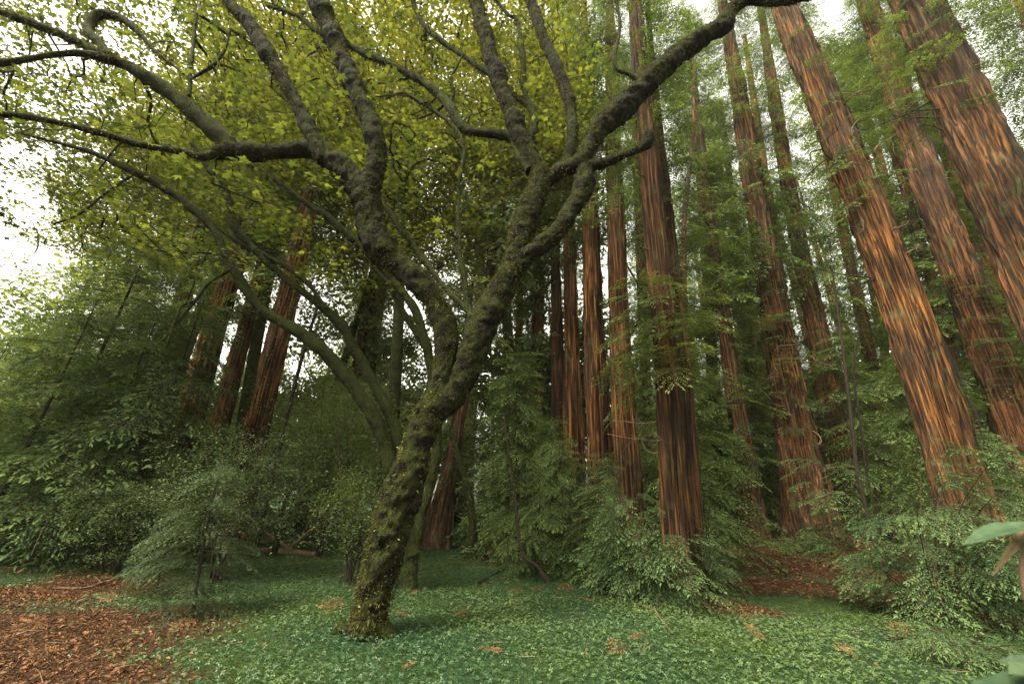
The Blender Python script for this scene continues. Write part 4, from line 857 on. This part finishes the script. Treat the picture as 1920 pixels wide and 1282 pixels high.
for k, (px, Y, s) in enumerate(((700, 15, 1.15), (420, 17, 1.2), (240, 16, 1.2), (960, 18, 1.25), (560, 22, 1.15), (860, 27, 1.2), (300, 24, 1.2), (110, 21, 1.2), (0, 22, 1.0))):
    P = col_at(px, Y)
    if k < 2: o = TB[k]; o.location = P; o.scale = (s,)*3
    else: o = copy_tree(TB[k % 2], P, k*2.3, s)
    tag(o, 'tall slim-stemmed broadleaf tree with fine yellow-green leaves above the maples', 'tree', 'tall broadleaf trees behind the maples')
FT = {'c': [far_tree('c', 1), far_tree('c', 2)], 'b': [far_tree('b', 3), far_tree('b', 4)]}
fused = set()
spots = []
for k in range(168):
    px = rf.uniform(-500, 2420) if k < 130 else rf.uniform(1180, 2300); Y = rf.uniform(24, 62) if k % 3 else rf.uniform(20, 34)
    if 1150 < px < 1800: Y = 36+(Y-20)*.65
    P = col_at(px, Y)
    if any((P[0]-q[0])**2+(P[1]-q[1])**2 < 6 for q in spots): continue
    kind = 'c' if rf.random() < (.24 if k < 130 else .85) else 'b'; i = int(rf.integers(2))
    if kind == 'c' and Y < 26: kind = 'b'
    if 860 < px < 960 and Y < 30 or (1540 < px < 1680 and Y < 32): continue
    if kind == 'c' and px < 520: kind = 'b'
    spots.append(P); src = FT[kind][i]; s = rf.uniform(.75, 1.25) if kind == 'c' else rf.uniform(.55, 1.25)
    if (kind, i) in fused: o = copy_tree(src, P, rf.uniform(0, 6.28), s)
    else: o = src; fused.add((kind, i)); o.location = P; o.rotation_euler = (0, 0, rf.uniform(0, 6.28)); o.scale = (s,)*3
    tag(o, 'far straight redwood fading into the wood beyond' if kind == 'c' else 'far bright-leaved broadleaf tree in the wood beyond', 'tree', 'far redwoods beyond the clearing' if kind == 'c' else 'far broadleaf trees beyond the clearing')
print('trees', round(time.time()-T0, 1))

# ------------------------------------------------------------------ sorrel, litter, fallen wood
rg = np.random.default_rng(91)
def fan_points(n, y0, y1, w=1.45):
    y = np.sqrt(rg.uniform(y0*y0, y1*y1, n)); x = rg.uniform(-w, w, n)*y; return x, y
def trefoil(detail):
    kv, kf, _ = kite_leaf(.8); V = []; Fc = []
    for k in range(3):
        a = k*2*math.pi/3; c, s = math.cos(a), math.sin(a); V.append(kv@np.array([[c, -s, 0], [s, c, 0], [0, 0, 1]]).T); Fc.append((kf if detail else np.array([[1, 2, 3]]))+4*k)
    return np.vstack(V), np.vstack(Fc), np.zeros(12)
ac = Acc()
for n_, y0, y1, sz, det in ((47000, 4.3, 8.5, (.016, .030), True), (46000, 8.5, 14, (.024, .042), False), (28000, 14, 28, (.05, .09), False)):
    x, y = fan_points(n_, y0, y1); L = litter_at(x, y)
    dens = .62+.5*fbm(np.stack([x*.8, y*.8, x*0], -1), 77, 3)
    k = (rg.random(n_) > L*1.35) & (rg.random(n_) < np.clip(dens+.35, .25, 1)); x, y = x[k], y[k]; m = len(x)
    h = .02+.07*rg.random(m)*(.6+.6*noise(np.stack([x*1.5, y*1.5, x*0], -1), 78)); P = np.stack([x, y, ground_z(x, y)+h], -1)
    tint = np.clip(.42+.28*fbm(np.stack([x*.5, y*.5, x*0], -1), 79, 2)+rg.normal(0, .16, m), 0, 1)
    ac.scatter(*trefoil(det), P, rotmats(up_normals(m, .42, rg), rg.uniform(0, 6.28, m)), rg.uniform(*sz, m), tint)
sor = stuff(ac.build('sorrel', M['sorrel'])); tag(sor, 'carpet of green three-leaved sorrel covering the clearing floor', 'ground cover')
ac = Acc(); n_ = 150000; x, y = fan_points(n_, 3.8, 22); L = litter_at(x, y); k = rg.random(n_) < L*1.2-.12+(rg.random(n_) < .012); x, y = x[k], y[k]; m = len(x)
x2, y2 = fan_points(160000, 4.0, 9.5); k = rg.random(160000) < litter_at(x2, y2)*1.3-.15; x2, y2 = x2[k], y2[k]; m2 = len(x2)
ac.scatter(*kite_leaf(.35), np.stack([x2, y2, ground_z(x2, y2)+rg.uniform(.003, .03, m2)], -1), rotmats(up_normals(m2, .55, rg), rg.uniform(0, 6.28, m2)), rg.uniform(.018, .05, m2), np.clip(rg.normal(.28, .26, m2), 0, 1))
ac.scatter(*kite_leaf(.5), np.stack([x, y, ground_z(x, y)+rg.uniform(.005, .035, m)], -1), rotmats(up_normals(m, .45, rg), rg.uniform(0, 6.28, m)), rg.uniform(.03, .085, m)*np.where(y > 9, 1.3, 1), np.clip(rg.normal(.38, .27, m), 0, 1))
lit = stuff(ac.build('leaf_litter', M['litter'])); tag(lit, 'brown and orange fallen needles and leaves on bare ground', 'leaf litter')

ac = Acc()
for k in range(900):
    x, y = fan_points(1, 4.2, 14); x, y = float(x[0]), float(y[0])
    if rg.random() > .25+.75*float(litter_at(np.array([x]), np.array([y]))[0]): continue
    a = rg.uniform(0, 6.28); l = rg.uniform(.06, .28); z = float(ground_z(x, y))+rg.uniform(.03, .11); d = np.array([math.cos(a), math.sin(a), rg.normal(0, .12)])
    pl = np.array([x, y, z])+d*np.linspace(-.5, .5, 4)[:, None]*l+rg.normal(0, .008, (4, 3)); V, Q, t = tube(pl, np.linspace(.0055, .002, 4)*rg.uniform(.6, 1.5), 4); ac.add(V, [Q, t], 0)
tg_ = stuff(ac.build('twig_litter', M['dead'], smooth=True)); tag(tg_, 'small dead twigs strewn over sorrel and litter', 'twigs')
ac = Acc(); n_ = 0
while n_ < 70:
    x, y = fan_points(1, 4.6, 12); x, y = float(x[0]), float(y[0])
    if rg.random() > .12+.9*float(litter_at(np.array([x]), np.array([y]))[0]): continue
    put_boughs(ac, NEAR_S, np.array([[x, y, float(ground_z(x, y))+.07]]), [rg.uniform(0, 6.28)], [.12], [rg.uniform(.25, .5)], rg, rg.uniform(-.15, .25)); n_ += 1
ds_ = stuff(ac.build('dead_sprays', M['litter'])); tag(ds_, 'rusty fallen redwood sprays lying on the floor', 'dead sprays')
def fallen(label, pix, w, mat=M['dead'], name='fallen_branch', lift=.03, side=3, cat='branch', z=None):
    pts = []
    for i, (px, py) in enumerate(pix):
        P = on_ground(px, py) if z is None or z[i] == 0 else None
        if P is None: P = at(px, py, pts[0][1]+(.15*i))
        else: P = P+np.array([0, 0, lift])
        pts.append(P)
    pts = np.array(pts); b = pts[0]; ra = np.linspace(w, w*.5, len(pts)); C, RR = spline(pts, ra, .05); V, Q, t = tube(C, RR, 9, lambda X, th, rr: 1+.2*fbm(X*12, 3)); root = thing(name, label, cat, b)
    st_ = link_mesh('stem', V-b, [Q, t], mat, root, smooth=True)
    for s in range(side):
        i = int(len(C)*rg.uniform(.2, .9)); d = unit(np.array([rg.normal(), rg.normal(), rg.uniform(.2, 1)])); l = rg.uniform(.15, .4)*max(1, w/.02); e = np.array([C[i], C[i]+d*l*.5, C[i]+d*l+np.array([0, 0, -.1*l])]); V, Q, t = tube(e, np.array([w*.4, w*.3, w*.15]), 6); link_mesh('twig', V-b, [Q, t], mat, st_, smooth=True)
    return root
fallen('weathered grey log lying across the ground beyond the huckleberry', [(455, 1046), (520, 1040), (592, 1046)], .14, name='fallen_log', lift=.10, side=2, cat='log')
fallen('pale broken branch lying above the grey log', [(470, 1036), (530, 1030), (585, 1034)], .05, lift=.25, side=1)
fallen('pale forked branch poking out under the huckleberry', [(105, 1106), (160, 1105), (200, 1092), (240, 1084)], .022, side=4)
fallen('bare twiggy branch at the litter edge by the silvery shrub', [(0, 1068), (40, 1066), (62, 1052)], .03, side=4)
fallen('straight pale stick slanting down from the sprouts', [(1262, 1192), (1240, 1165), (1222, 1135), (1208, 1112)], .016, side=1)
fallen('dark curved stick lying on the sorrel', [(1668, 1208), (1692, 1199), (1726, 1201)], .026, M['dark_wood'], side=1)
fallen('dark thin branch reaching out from the bent sapling', [(895, 1096), (930, 1076), (968, 1058)], .022, M['dark_wood'], side=3)
fallen('thin tan branch across the litter under the broad thicket', [(1840, 1180), (1875, 1158), (1918, 1150)], .012, side=3)
fallen('second tan branch on the litter, lower on the bank', [(1850, 1140), (1885, 1132), (1920, 1134)], .014, side=2)
for px, py, a in ((150, 1166, 10), (105, 1190, 4), (148, 1200, 6), (125, 1168, 3), (30, 1133, 4)):
    fallen('pale splinter of wood on the brown litter', [(px-8, py+a*.4), (px+8, py-a*.2)], .014, name='wood_splinter', lift=.02, side=0, cat='wood chip')['group'] = 'pale splinters on the litter'
# dead rust-coloured fern past the maples
r = np.random.default_rng(5); b = on_ground(930, 1046); root = thing('dead_fern', 'rust-red dead fern clump at the far edge of the sorrel', 'fern', b); ac = Acc()
put_boughs(ac, NEAR_S, np.repeat(b[None], 16, 0), r.uniform(0, 6.28, 16), np.radians(r.uniform(15, 70, 16)), r.uniform(.5, .95, 16), r, .2); stuff(ac.build('fronds', M['litter'], root, b))

# plant with broad leaves at the camera's right elbow
def blade(root, b, base, tip, w, mat, name='leaf', sag=.12, roll=0.0, tint=.6):
    base, tip = np.array(base), np.array(tip); d = tip-base; l = np.linalg.norm(d); d = d/l; s = unit(np.cross(d, (0, 0, 1.0))); nrm = np.cross(s, d); s, nrm = s*math.cos(roll)+nrm*math.sin(roll), nrm*math.cos(roll)-s*math.sin(roll)
    n, m = 12, 7; V = []; tt = []
    for i in range(n):
        u = i/(n-1); ww = w*math.sin(math.pi*min(1, .08+u*.95)**.75)**.8*(1+.05*math.sin(i*2.9))
        for j in range(m):
            v = j/(m-1)*2-1; V.append(base+d*l*u+s*ww*.5*v+nrm*(.25*abs(v)*ww*.5-sag*l*u*u+.012*math.sin(i*1.9+j*2.3)*w*2)); tt.append(np.clip(tint-.3*(abs(v) < .1)+.2*math.sin(i*2+j), 0, 1))
    ix = np.arange(n*m).reshape(n, m); link_mesh(name, np.array(V)-b, [np.stack([ix[:-1, :-1], ix[:-1, 1:], ix[1:, 1:], ix[1:, :-1]], -1).reshape(-1, 4)], mat, root, np.array(tt), smooth=True)
b = np.array([1.75, 1.15, float(ground_z(1.75, 1.15))]); root = thing('broad_leaf_plant', 'broad-leaved plant leaning in at the edge, one dried curled leaf hanging', 'plant', b)
top = at(1975, 985, 1.14); mid = at(1985, 1255, 1.12)
P_, r_ = spline([b-np.array([0, 0, .05]), mid, top+np.array([.03, .02, .06])], [.011, .009, .005], .03); V_, Q_, t_ = tube(P_, r_, 8); link_mesh('stem', V_-b, [Q_, t_], M['dead'], root, smooth=True)
blade(root, b, at(1940, 985, 1.14), at(1800, 1003, 1.06), .070, M['big_leaf'], sag=.08, roll=.15, tint=.6)
blade(root, b, at(1950, 970, 1.2), at(1875, 1040, 1.1), .022, M['dry_tan'], 'dried_leaf', .25, .6, .75); blade(root, b, at(1895, 985, 1.2), at(1932, 1040, 1.12), .030, M['dry_tan'], 'dried_leaf', .1, 1.0, .6)
blade(root, b, mid+np.array([0, 0, -.02]), at(1775, 1275, 1.0), .08, M['big_leaf'], sag=.10, roll=-.1, tint=.35); blade(root, b, mid, at(1872, 1232, 1.05), .045, M['big_leaf'], sag=.05, roll=.5, tint=.5)
blade(root, b, mid, at(1890, 1258, .98), .07, M['big_leaf'], sag=.02, roll=.1, tint=.95); blade(root, b, mid, at(2040, 1150, 1.3), .10, M['big_leaf'], sag=.15, tint=.5)

# ------------------------------------------------------------------ the moist air under the trees
hm = bpy.data.materials.new('moist_air'); hm.use_nodes = True; n = hm.node_tree; n.nodes.clear(); out = n.nodes.new('ShaderNodeOutputMaterial')
pv = n.nodes.new('ShaderNodeVolumePrincipled'); pv.inputs['Color'].default_value = (.92, .92, .72, 1); pv.inputs['Density'].default_value = .0003; pv.inputs['Anisotropy'].default_value = .2
n.links.new(pv.outputs[0], out.inputs['Volume'])
x0, x1, y0, y1, z0, z1 = -170, 170, -12, 205, -3, 62
hz = link_mesh('haze', [(x, y, z) for z in (z0, z1) for y in (y0, y1) for x in (x0, x1)], [np.array([(0, 2, 3, 1), (4, 5, 7, 6), (0, 1, 5, 4), (2, 6, 7, 3), (0, 4, 6, 2), (1, 3, 7, 5)])], hm)
stuff(hz); tag(hz, 'thin moist air veiling the far trees', 'haze')
cy.volume_bounces = 1
